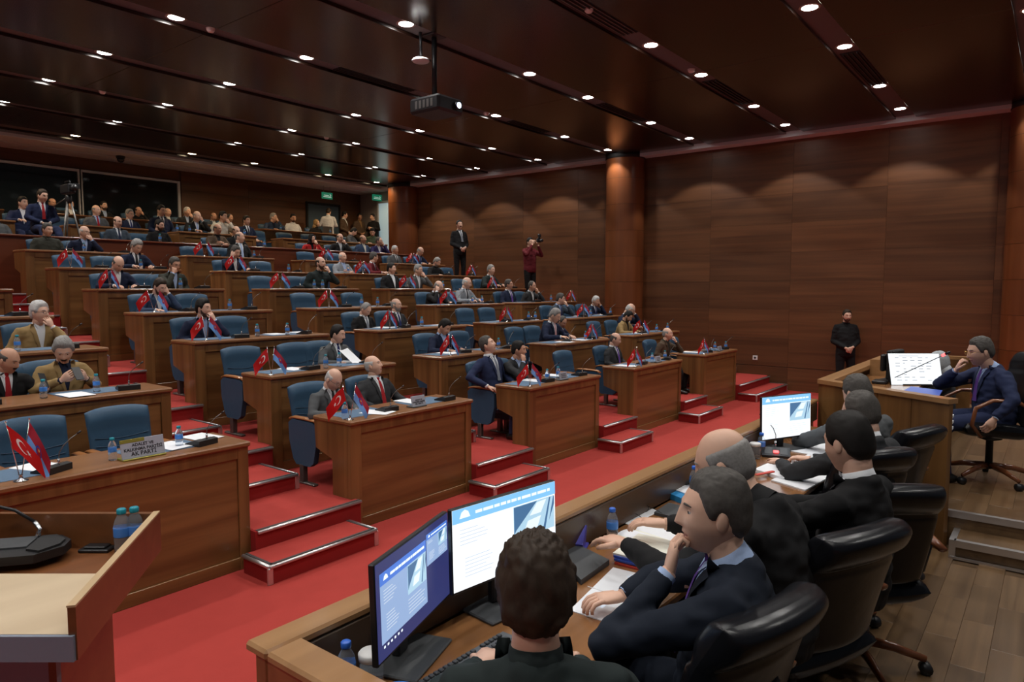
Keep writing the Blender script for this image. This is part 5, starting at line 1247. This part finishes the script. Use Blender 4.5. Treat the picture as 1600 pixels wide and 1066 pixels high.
# black box monitor seen from behind left of it
p = at_d(1393, 577, 6.6)
t = thing('monitor', 'black backs of two small screens standing left of the tilted monitor', 'monitor', (p[0], p[1], DZ + .75), -.2)
MB().bbox((-.14, -.06, .02), (.14, .0, .30), .012).bbox((-.10, -.10, 0), (.10, .08, .02), .006).obj('housing', 'black_m', t)
MB().bbox((-.15, .01, .10), (.15, .05, .26), .012).obj('rear_cover', 'black', t)
wc = thing('webcam', 'small grey and black camera standing on the rail behind the dark desktop monitor', 'webcam', (at_z(614, 905, RZ)[0], 1.64, RZ))
MB().bbox((-.028, -.012, .0), (.028, .012, .115), .008).obj('housing', 'steel', wc); MB().tube([(0, -.012, .09), (0, -.016, .09)], .012, 12).obj('lens', 'black', wc)
# keyboard
kx, ky = at_z(742, 1035, TZ)
kb = thing('keyboard', 'black computer keyboard on the bench before the dark desktop monitor', 'keyboard', (1.475, 1.30, TZ + .001), R(-1))
MB().bbox((-.225, -.08, 0), (.225, .08, .018), .006).obj('case', 'kb', kb)
kc = MB().bbox((-.0078, -.0078, 0), (.0078, .0078, .009), .002).mesh('key', 's_key')
for r_ in range(6):
    for c in range(21):
        if c in (15, 19 + 9): continue
        if r_ == 1 and c in (): continue
        x = -.212 + c * .0196 + (.006 if c > 14 else 0); y = .062 - r_ * .0225 - (.0 if r_ == 0 else .006)
        link('key', kc, kb, (x, y, .016))

# cups, bottles, small things on the bench
def glass_jar(x, y, label):
    t = thing('storage_jar', label, 'jar', (x, y, TZ + .001))
    MB().lathe([(0, .003), (.030, 0), (.034, .006), (.034, .075), (.030, .085)], 20).obj('jar_body', 'pet', t)
    MB().lathe([(.028, .082), (.036, .083), (.037, .100), (.033, .105), (0, .106)], 20).obj('lid', 'white', t)
glass_jar(1.245, 1.485, 'jar with a milky white lid beside the blue capped bottle, lower left')
put(botb, 'botb', (1.185, 1.52, TZ + .0005), 0, 'water bottle with blue cap behind the white lidded jar, lower left', None, .92)
for (x, y, l) in ((2.675, 1.53, 'water bottle with blue cap standing next to the purple stapler'), (3.60, 1.545, 'water bottle with blue cap behind the bald man, against the rail'), (4.72, 1.55, 'water bottle left of the far bench monitor'), (5.45, 1.50, 'water bottle with red light behind it, right of the far bench monitor')):
    put(botb, 'botb', (x, y, TZ + .0005), 1.2, l)
glass_jar(4.58, 1.545, 'white lidded jar beside the bottle at the far bench monitor')
for n, (x, y, l) in enumerate(((1.165, 2.60, 'water bottle with teal cap inside the lectern'), (1.26, 2.67, 'second water bottle in the lectern, half hidden by its rim'))): pass
d = thing('decorative_dish', 'blue and white patterned dish at the foot of the dark desktop monitor', 'dish', (1.262, 1.395, TZ + .0005))
MB().lathe([(0, .004), (.045, .006), (.05, .012)], 24).obj('dish', 'white', d); MB().lathe([(.036, .0075), (.050, .0128), (.049, .0135), (.036, .0082)], 24).obj('blue_rim', 'label_b', d)
# open note sheets, pen, books, folders
def flat(nm, poly, z0, z1, m_, label, cat, **k):
    o = thing(nm, label, cat, (poly[0][0], poly[0][1], z0)); x0, y0 = poly[0]
    MB().prism([(a - x0, b - y0) for a, b in poly], 2, 0, z1 - z0).obj('sheet' if m_ in ('paper', 'paper2') else 'cover', m_, o); return o
pz = TZ + .0005
o = flat('open_folder', [at_z(890, 955, TZ), at_z(1000, 990, TZ), at_z(1040, 908, TZ), at_z(958, 888, TZ)], pz, pz + .003, 'paper', 'open white folder with a small blue mark in front of the man in navy', 'folder')
A_, B_ = at_z(918, 918, TZ), at_z(1018, 950, TZ)
o2 = MB().tube([(A_[0] - o.location.x, A_[1] - o.location.y, .0034), (B_[0] - o.location.x, B_[1] - o.location.y, .0034)], .0018, 4).obj('fold', 'white', o)
for (px, py, nm) in ((943, 948, 'printed_mark'), (985, 903, 'printed_heading')):
    q = at_z(px, py, TZ); m = MB()
    for k in range(6): m.box((q[0] - o.location.x - .02 + k * .007, q[1] - o.location.y - .006, .003), (q[0] - o.location.x - .016 + k * .007, q[1] - o.location.y + .006 * (k % 3), .0036))
    m.obj(nm, 's_line', o)
A_, B_ = at_z(990, 914, TZ), at_z(1020, 925, TZ)
pn = thing('pen', 'black pen with gold bands lying on the open white folder', 'pen', (A_[0], A_[1], pz + .009)); dv = Vector((B_[0] - A_[0], B_[1] - A_[1], 0)); dv = dv.normalized() * .13
MB().tube([(0, 0, 0), dv * .08, dv * .1, dv], [.001, .003, .0055, .005], 8).obj('barrel', 'black', pn)
MB().tube([dv * .62, dv * .66], .0062, 8).tube([dv * .96, dv], .0057, 8).obj('gold_band', 'gold', pn)
o = flat('notebook', [at_z(868, 876, TZ), at_z(908, 915, TZ), at_z(952, 883, TZ), at_z(886, 850, TZ)], pz, pz + .022, 'grey_f', 'dark grey notebook with blue edges lying under a black phone', 'notebook')
x0, y0 = at_z(893, 895, TZ + .02); ph_ = thing('mobile_phone', 'black phone lying on the dark grey notebook', 'phone', (x0 - .01, y0 + .02, pz + .023), R(35))
MB().bbox((-.075, -.036, 0), (.075, .036, .008), .006).obj('phone_body', 'black', ph_)
for k, (dz, m_, l) in enumerate(((0, 'red_f', 'red folder at the bottom of the stack beside the open book'), (.012, 'blue_f', 'blue folder under the pale sheets'), (.022, 'blue_f', 'blue folder on top of the stack, under the pale sheets'), (.030, 'paper2', 'stack of pale yellowish sheets on the blue folders'))):
    dx = .006 * k
    P = [at_z(960, 882, TZ), at_z(1050, 905, TZ), at_z(1085, 870, TZ), at_z(1000, 850, TZ)]
    flat('folder' if k < 3 else 'paper_stack', [(a + dx, b + dx) for a, b in P], pz + dz, pz + dz + .0085, m_, l, 'folder' if k < 3 else 'paper')
# open book under the hands of the bald man
bk = thing('open_book', 'thick open book under the hands of the bald man in black', 'book', (2.80, 1.36, pz), R(-10))
for s in (-1, 1):
    MB().grid(lambda u, v: (s * u * .20, (v - .5) * .28, .028 * sin(min(1, u * 1.25) * pi) ** .6 * .9 + .006), 10, 2).obj('page_block', 'paper', bk)
    MB().prism([(0, .002), (s * .20, .002), (s * .20, .007), (s * .12, .026), (s * .04, .022), (0, .010)], 1, -.139, .139).obj('page_edges', 'paper2', bk)
MB().bbox((-.21, -.15, 0), (.21, .15, .002), .001).obj('cover', 'grey_f', bk)
P = [at_z(950, 808, TZ), at_z(985, 822, TZ), at_z(1030, 800, TZ), at_z(1000, 784, TZ)]
flat('printed_sheet', P, pz, pz + .002, 'paper', 'printed sheet under the folded glasses', 'paper')
gl = thing('eyeglasses', 'black framed glasses lying on the printed sheet', 'glasses', (*at_z(1000, 803, TZ), pz + .02), R(160))
m = MB()
for s in (-1, 1):
    m.tube([(s * .034 + .024 * cos(a), 0, .018 * sin(a)) for a in np.linspace(0, 2 * pi, 17)], .0016, 5)
    m.tube([(s * .06, 0, .006), (s * .066, .06, .0), (s * .064, .13, -.014)], .0018, 5)
m.tube([(-.01, 0, .004), (.01, 0, .004)], .0016, 5); m.obj('frame', 'black', gl)
st_ = thing('stapler', 'purple plastic hole punch beside a water bottle', 'stapler', (*at_z(907, 856, TZ), pz), R(20))
MB().bbox((-.045, -.03, 0), (.045, .03, .012), .005).obj('base', 'purple', st_)
MB().prism([(-.040, .012), (.012, .012), (.02, .04), (.045, .085), (.03, .092), (-.01, .06), (-.045, .03)], 1, -.020, .020).obj('lever', 'purple', st_)
# blue cellophane file and more papers near the rail
o = flat('file_stack', [at_z(1018, 768, TZ), at_z(1070, 790, TZ), at_z(1090, 775, TZ), at_z(1040, 752, TZ)], pz, pz + .03, 'cyan', 'bright blue file bag near the rail', 'file')
flat('file_sheets', [at_z(1020, 762, TZ), at_z(1075, 783, TZ), at_z(1092, 768, TZ), at_z(1044, 746, TZ)], pz + .031, pz + .036, 'paper', 'white sheets on the bright blue file bag', 'paper')
flat('grey_book', [at_z(1022, 805, TZ), at_z(1062, 815, TZ), at_z(1085, 800, TZ), at_z(1045, 790, TZ)], pz, pz + .015, 'grey_f', 'dark grey book behind the eyeglasses', 'book')
cp = thing('black_cap', 'small black round cap lying near the blue file', 'cap', (*at_z(1062, 752, TZ + .04), pz)); MB().lathe([(.075, 0), (.08, .02), (.06, .055), (0, .07)], 20).obj('crown', 'black_m', cp)
# far papers on the bench
for n, (P, l, m_, th) in enumerate((
    ([(1178, 738), (1225, 752), (1260, 735), (1215, 722)], 'open white ledger on the bench in front of the bald man', 'paper', .02),
    ([(1205, 752), (1258, 768), (1300, 745), (1250, 732)], 'white printed booklet beside the open ledger', 'paper', .008),
    ([(1240, 722), (1280, 728), (1306, 712), (1268, 708)], 'printed sheets under the hands of the dark haired man', 'paper', .004),
    ([(1235, 706), (1290, 716), (1300, 695), (1262, 692)], 'white papers right of the telephone', 'paper', .006))):
    flat('papers', [at_z(a, b, TZ) for a, b in P], pz, pz + th, m_, l, 'paper')
rp = thing('red_pen_case', 'dark red booklet edge on the open ledger', 'book', (*at_z(1195, 746, TZ), pz + .021), R(-20)); MB().bbox((-.08, -.012, 0), (.08, .012, .008), .003).obj('case', 'red_f', rp)
ms = put(mic0, 'mic', (*at_z(1212, 712, TZ), TZ + .001), R(-70), 'black conference microphone unit with a small red lamp before the far monitor', None, .85)
MB().bbox((-.02, -.05, .03), (.02, -.02, .045), .003).obj('red_button', 'led_r', ms)
for k, (px, py) in enumerate([(1290, 668)]): pass
# gooseneck microphone with red ring on the presiding desk
p0 = at_d(1375, 602, 6.45); p1 = at_d(1472, 556, 6.0); mm = thing('gooseneck_microphone', 'long thin gooseneck microphone with a glowing red ring crossing the tilted monitor', 'microphone', (p0[0], p0[1], DZ + .75))
q0 = Vector((0, 0, 0)); q1 = Vector((p1[0] - p0[0], p1[1] - p0[1], p1[2] - DZ - .75)); q00 = Vector((0, 0, p0[2] - DZ - .75))
MB().bbox((-.08, -.06, 0), (.08, .06, .03), .008).obj('base', 'black', mm)
MB().tube([(0, 0, .03), q00 * .9 + Vector((0, 0, .01)), q00 + (q1 - q00) * .3 + Vector((0, 0, .005)), q1], .004, 6).obj('gooseneck', 'black', mm)
MB().tube([q1, q1 + (q1 - q00).normalized() * .03], .011, 10).obj('light_ring', 'led_r', mm)
MB().tube([q1 + (q1 - q00).normalized() * .03, q1 + (q1 - q00).normalized() * .07], .011, 10).obj('microphone_head', 'black', mm)
flat('blue_folder_large', [(6.0, .78), (6.35, 1.02), (7.0, 1.0), (6.9, .75), (6.3, .72)], DZ + .7505, DZ + .76, 'blue_f', 'large blue folder on the presiding desk', 'folder')
sh_ = thing('paper_shelf', 'stacked white papers in the open end of the presiding desk', 'paper', (5.86, .60, DZ))
for k in range(3): MB().bbox((-.02, -.02, .58 + k * .045), (.22, .10, .60 + k * .045), .002).obj('paper_pile', 'paper', sh_)

# ------------------------------------------------------------------ office chairs
def office_chair(label, loc, rz, h=1.17, arms='mahog', w=.52, loop=False):
    t = thing('office_chair', label, 'chair', loc, rz)
    def fn(u, v):
        k = (v + 1) / 2
        wd = w * (.43 + .05 * sin(k * pi * .9))
        y = .20 + .13 * k ** 1.4 + .10 * max(0, k - .70) - .05 * u * u
        return (u * wd, y, .50 + (h - .50) * k - .02 * u * u * k), (0, -1, .18)
    bk_ = shell(MB(), fn, lambda u, v: .10 + .035 * sst(.50, .70, v) - .03 * math.exp(-((v - .47) / .035) ** 2), 24, 40, pw=16).obj('backrest', 'bleather', t)
    m = MB()
    for v0 in (.47,):
        m.tube([Vector(fn(u, v0)[0]) + Vector((0, .036, -.004)) for u in np.linspace(-.9, .9, 13)], .006, 5)
    m.obj('seam', 'black', bk_)
    shell(MB(), lambda u, v: ((u * .26, v * .25 - .04, .45 + .02 * u * u - .015 * v), (0, 0, 1)), .13, 12, 12, pw=8).obj('seat', 'bleather', t)
    for s in (-1, 1):
        if loop:
            P = [(s * .30, .18, .50), (s * .31, .16, .66), (s * .31, .05, .725), (s * .31, -.12, .725), (s * .31, -.24, .66), (s * .30, -.26, .52), (s * .28, -.18, .42)]
            MB().tube(P, [(.02, .016)] * 7, 10, up=(1, 0, 0)).obj('armrest', arms, t)
        else:
            MB().tube([(s * .31, .20, .66), (s * .315, .05, .685), (s * .315, -.15, .68), (s * .31, -.26, .645)], [(.022, .014), (.030, .016), (.030, .016), (.02, .012)], 10, up=(1, 0, 0)).obj('armrest', arms, t)
            MB().tube([(s * .31, .10, .67), (s * .31, .04, .50), (s * .22, .0, .41)], .017, 8).obj('arm_bracket', 'black', t)
    MB().lathe([(.028, .10), (.028, .34), (.09, .36), (.09, .39)], 14).obj('gas_lift', 'black', t)
    for k in range(5):
        a = k * 2 * pi / 5 + .3
        l = MB().tube([(.03 * cos(a), .03 * sin(a), .13), (.18 * cos(a), .18 * sin(a), .115), (.33 * cos(a), .33 * sin(a), .075)], [(.026, .022), (.024, .018), (.018, .013)], 8, up=(0, 0, 1)).obj('base_leg', arms, t)
        ca = MB().tube([(.33 * cos(a) - .022 * sin(a), .33 * sin(a) + .022 * cos(a), .03), (.33 * cos(a) + .022 * sin(a), .33 * sin(a) - .022 * cos(a), .03)], .030, 12).obj('caster', 'black', l)
    return t
def och(px, py, rz, label, top=1.21):
    x, y = at_z(px, py, WZ + top); r = R(rz)
    return office_chair(label, (x + .36 * sin(r), y - .36 * cos(r), WZ), r, top)

# ------------------------------------------------------------------ officials seen from behind (they face the hall: rz = pi)
POSES['o1'] = dict(N=(0, .06, 1.02), H=(0, .02, 1.19), arms=(DK_R, DK_L))
POSES['o2'] = dict(N=(0, .08, 1.02), H=(0, .015, 1.185), arms=(A((-.24, -.22, .84), (-.16, -.30, .80), (.5, -.8, 0), (0, 0, -1), .5), A((.22, -.26, .82), (.060, -.105, 1.005), (-.30, .12, .93), (-.3, .9, -.2), 1.0)))
POSES['o3'] = dict(N=(0, .04, .99), H=(0, -.08, 1.13), arms=(A((-.29, -.16, .80), (-.13, -.40, .805), (.35, -.9, 0), (0, 0, -1), .35), A((.29, -.16, .80), (.16, -.40, .805), (-.15, -.95, 0), (0, 0, -1), .35)))
POSES['o4'] = dict(N=(0, .10, 1.01), H=(0, .05, 1.18), arms=(A((-.28, -.2, .80), (-.14, -.42, .79), (.4, -.85, 0), (0, 0, -1), .4), A((.26, -.22, .79), (.10, -.44, .79), (-.4, -.85, 0), (0, 0, -1), .4)))
def official(px, py, d, pose, label, rz, **kw):
    p = POSES[pose]; x, y, z = at_d(px, py, d); fl_ = kw.pop('fl', WZ)
    sc = min(max((z - fl_) / p['H'][2], .92), 1.1)
    hx, hyy = p['H'][0] * sc, p['H'][1] * sc
    bx_ = x - (hx * cos(rz) - hyy * sin(rz)); by_ = y - (hx * sin(rz) + hyy * cos(rz))
    return person((bx_, by_, fl_), pose, label, rz=rz, scale=sc, fine=True, **kw)
official(836, 928, 1.62, 'o1', 'man with tousled dark hair seen from behind at the keyboard, dark green grey jacket', R(130), top='open', col='dgreen', shirt='dgreen', hair='full', hcol='brown', sk=1, hp=8, ht=.022, hy=-4, wave=1.3)
official(1116, 800, 2.12, 'o2', 'man in a navy suit in profile with his hand at his chin', R(196), col='ink', shirt='lblue', tie='tpurp', hair='full', hcol='dgrey', sk=0, hy=16, hp=2, ht=.012, wave=.7)
official(1143, 722, 2.62, 'o3', 'bald grey haired man in black leaning over an open book', R(178), top='suit', col='black', shirt='black', tie=None, hair='ring', hcol='grey', sk=0, hy=10, hp=22, bulk=1.0)
official(1329, 692, 3.0, 'o4', 'black haired man in a black suit writing on the bench, seen from behind', R(166), top='suit', col='black', shirt='white', tie=None, hair='full', hcol='black', sk=1, hy=-10, hp=14, ht=.014, wave=.4, bulk=.94)
official(1349, 645, 3.95, 'o4', 'dark haired man with a thinning crown just beyond the man writing', R(155), top='suit', col='char', shirt='white', tie=None, hair='rec', hcol='dgrey', sk=1, hy=6, hp=16)
official(1343, 614, 4.75, 'o4', 'man with greying hair in a grey green jacket nearest the presiding box', R(145), top='suit', col='grey', shirt='white', tie=None, hair='full', hcol='dgrey', sk=1, hy=4, hp=18)
POSES['pres'] = dict(N=(0, .02, 1.0), H=(0, -.08, 1.165), arms=(A((-.34, .02, .74), (-.36, -.06, .50), (0, -.25, -1), (1, 0, 0), .5), A((.22, -.32, .84), (.085, -.235, 1.04), (-.3, .2, .9), (-.3, .9, -.1), .9)))
POSES['pres']['arms'] = (A((-.22, -.32, .84), (-.085, -.24, .985), (.3, .2, .9), (.3, .9, -.1), .9), A((.36, .0, .78), (.36, -.14, .62), (0, -.55, -.8), (-1, 0, 0), .5))
pr_ = official(1534, 549, 5.85, 'pres', 'grey haired man with glasses in a blue suit and purple tie, presiding, hand on mouth', pi + .55, fl=DZ, col='navy2', shirt='lblue', tie='tpurp', hair='full', hcol='dgrey', glasses='gold', sk=1, hy=-2, hp=12, bulk=1.05)
q = pr_.location
office_chair('black office chair with looped wooden arms under the presiding man', (q.x + .02, q.y - .02, DZ), pi + .45, 1.10, 'mahog', .52, True)
official(1470, 566, 7.2, 'o4', 'silver haired person almost hidden behind the tilted monitor', pi + .2, fl=.40, top='suit', col='char', tie=None, hair='long', hcol='silver', sk=0, hp=20, hy=10, bulk=.9)
def chair_at(cx, cy, rz, label, h=1.01, **k):      # cx, cy: middle of the top of the back
    r = R(rz); return office_chair(label, (cx + .36 * sin(r), cy - .36 * cos(r), WZ), r, h, **k)
chair_at(1.93, .545, 166, 'black leather office chair behind the man in navy, lower right foreground')
chair_at(2.76, .48, 157, 'tall black leather office chair behind the bald man in black')
chair_at(3.42, .52, 128, 'wide black leather office chair behind the man who writes, turned sideways')
chair_at(4.17, .70, 143, 'black leather office chair second from the presiding box')
chair_at(5.03, .60, 161, 'small looking black leather office chair nearest the presiding box')
chair_at(1.10, .35, 140, 'low black chair of the man at the keyboard at the bottom edge', .80, arms='black')


# ------------------------------------------------------------------ lectern
le = thing('lectern', 'speaker lectern with pale slanted top and raised rim, lower left', 'lectern', (0, 0, 0))
LZ = 1.42
A0 = at_z(250, 800, LZ); A1 = at_z(-90, 800, LZ); B0 = at_z(118, 948, LZ); B1 = at_z(-160, 948, LZ)
def lect_poly(P, z0, z1, nm, m_): return MB().prism([tuple(p) for p in P], 2, z0, z1).obj(nm, m_, le)
def bar(p, q, w, z0, z1, nm, m_, side=1):
    p = Vector((*p, 0)); q = Vector((*q, 0)); d = (q - p).normalized(); n = Vector((-d.y, d.x, 0)) * side
    P = [p, q, q + n * w, p + n * w]
    V = [(a.x, a.y, z) for z in (z0,) for a in P] + [(a.x, a.y, z1) for a in P]
    F = [(0, 3, 2, 1), (4, 5, 6, 7), (0, 1, 5, 4), (1, 2, 6, 5), (2, 3, 7, 6), (3, 0, 4, 7)]
    if side < 0: F = [f[::-1] for f in F]
    return MB().add(V, F).obj(nm, m_, le)
bar(A0, A1, .022, LZ - .13, LZ, 'back_board', 'lect', 1)
bar([A0[0], A0[1]], [B0[0], B0[1]], .022, LZ - .002, LZ + .004, 'side_rim', 'lect_edge', -1)
bar([A0[0], A0[1]], [B0[0], B0[1]], .020, LZ - .145, LZ - .002, 'side_board', 'lect', -1)
bar([A1[0], A1[1]], [B1[0], B1[1]], .022, LZ - .145, LZ + .004, 'side_board', 'lect', 1)
M0 = [A0[i] + (B0[i] - A0[i]) * .42 for i in (0, 1)]; M1 = [A1[i] + (B1[i] - A1[i]) * .42 for i in (0, 1)]
_in = (Vector((A1[0] - A0[0], A1[1] - A0[1])).normalized() * .024); _f = lambda q: (q[0] + _in.x, q[1] + _in.y)
A0_, B0_ = A0, B0; A0, B0, M0 = _f(A0), _f(B0), _f(M0)
lect_poly([A0, A1, M1, M0], LZ - .16, LZ - .13, 'inner_shelf', 'lect')
MB().add([(M0[0], M0[1], LZ - .10), (M1[0], M1[1], LZ - .10), (B1[0], B1[1], LZ - .075), (B0[0], B0[1], LZ - .075), (M0[0], M0[1], LZ - .13), (M1[0], M1[1], LZ - .13), (B1[0], B1[1], LZ - .145), (B0[0], B0[1], LZ - .145)], [(0, 1, 2, 3), (4, 7, 6, 5), (0, 4, 5, 1), (2, 6, 7, 3), (0, 3, 7, 4), (1, 5, 6, 2)]).obj('reading_top', 'lect_top', le)
A0, B0 = A0_, B0_
sd_ = Vector((B1[0] - B0[0], B1[1] - B0[1], 0)).normalized(); fw = Vector((sd_.y, -sd_.x, 0)); fw = fw if fw.dot(Vector((-1, -1, 0))) > 0 else -fw
B0s = (B0[0] + sd_.x * .004, B0[1] + sd_.y * .004); bar(B0s, B1, .012, LZ - .145, LZ - .076, 'front_lip', 'lect_back', 1 if Vector((-sd_.y, sd_.x, 0)).dot(fw) > 0 else -1)
mid = Vector(((A0[0] + B0[0] + A1[0] + B1[0]) / 4, (A0[1] + B0[1] + A1[1] + B1[1]) / 4, 0))
pp = [Vector((*p, 0)) for p in (A0, A1, B1, B0)]; P = [(mid + (p - mid) * .58) for p in pp]
for a in range(4): 
    b = (a + 1) % 4
    bar((P[a].x, P[a].y), (P[b].x, P[b].y), .02, .0, LZ - .16, 'pedestal_board', 'lect' if a != 2 else 'lect_back', 1)
for n, (px, py, l) in enumerate(((191, 833, 'water bottle with teal cap standing inside the lectern'), (211, 830, 'second water bottle in the lectern, half hidden by its rim'))):
    x, y = at_z(px, py, LZ - .06); put(bot0, 'bot', (x, y, LZ - .13), 0, l, None, 1.0)
lm = thing('microphone_unit', 'large black microphone console on the lectern', 'microphone', (*at_z(18, 868, LZ - .10), LZ - .105), YAW - pi / 2 + .25)
MB().prism([(-.19, -.02), (-.14, -.09), (.10, -.09), (.17, -.02), (.17, .05), (.12, .11), (-.15, .11), (-.19, .05)], 2, 0, .030).obj('console', 'black', lm)
MB().prism([(-.17, -.01), (.05, -.01), (.05, .10), (-.15, .10)], 2, .030, .036).obj('control_panel', 'grey_f', lm)
MB().prism([(.06, -.04), (.11, -.07), (.155, -.01), (.155, .04), (.11, .095), (.06, .095)], 2, .030, .038).obj('speaker_grille', 'black_m', lm)
MB().tube([(.05, .08, .03), (.055, .10, .06), (.035, .11, .085)], .009, 8).obj('stem', 'chrome', lm)
MB().tube([(.035, .11, .085), (-.03, .12, .13), (-.12, .10, .17), (-.2, .05, .2)], .006, 6).obj('gooseneck', 'black', lm)
cb = at_z(88, 858, LZ - .12); c2 = at_z(66, 850, LZ - .12)
tag(MB().tube([(c2[0], c2[1], LZ - .11), ((cb[0] + c2[0]) / 2, (cb[1] + c2[1]) / 2 + .01, LZ - .10), (cb[0], cb[1], LZ - .124)], .004, 6).obj('blue_cable', 'flag_blue'), 'short blue cable end in the lectern recess', 'cable')
x, y = at_z(152, 856, LZ - .12); so = thing('cable_outlet', 'black cable outlet box on the lectern shelf', 'outlet', (x, y, LZ - .1295), YAW - pi / 2)
MB().bbox((-.055, -.03, 0), (.055, .03, .012), .003).bbox((-.04, -.02, .012), (.04, .02, .02), .003).obj('cover', 'black', so)
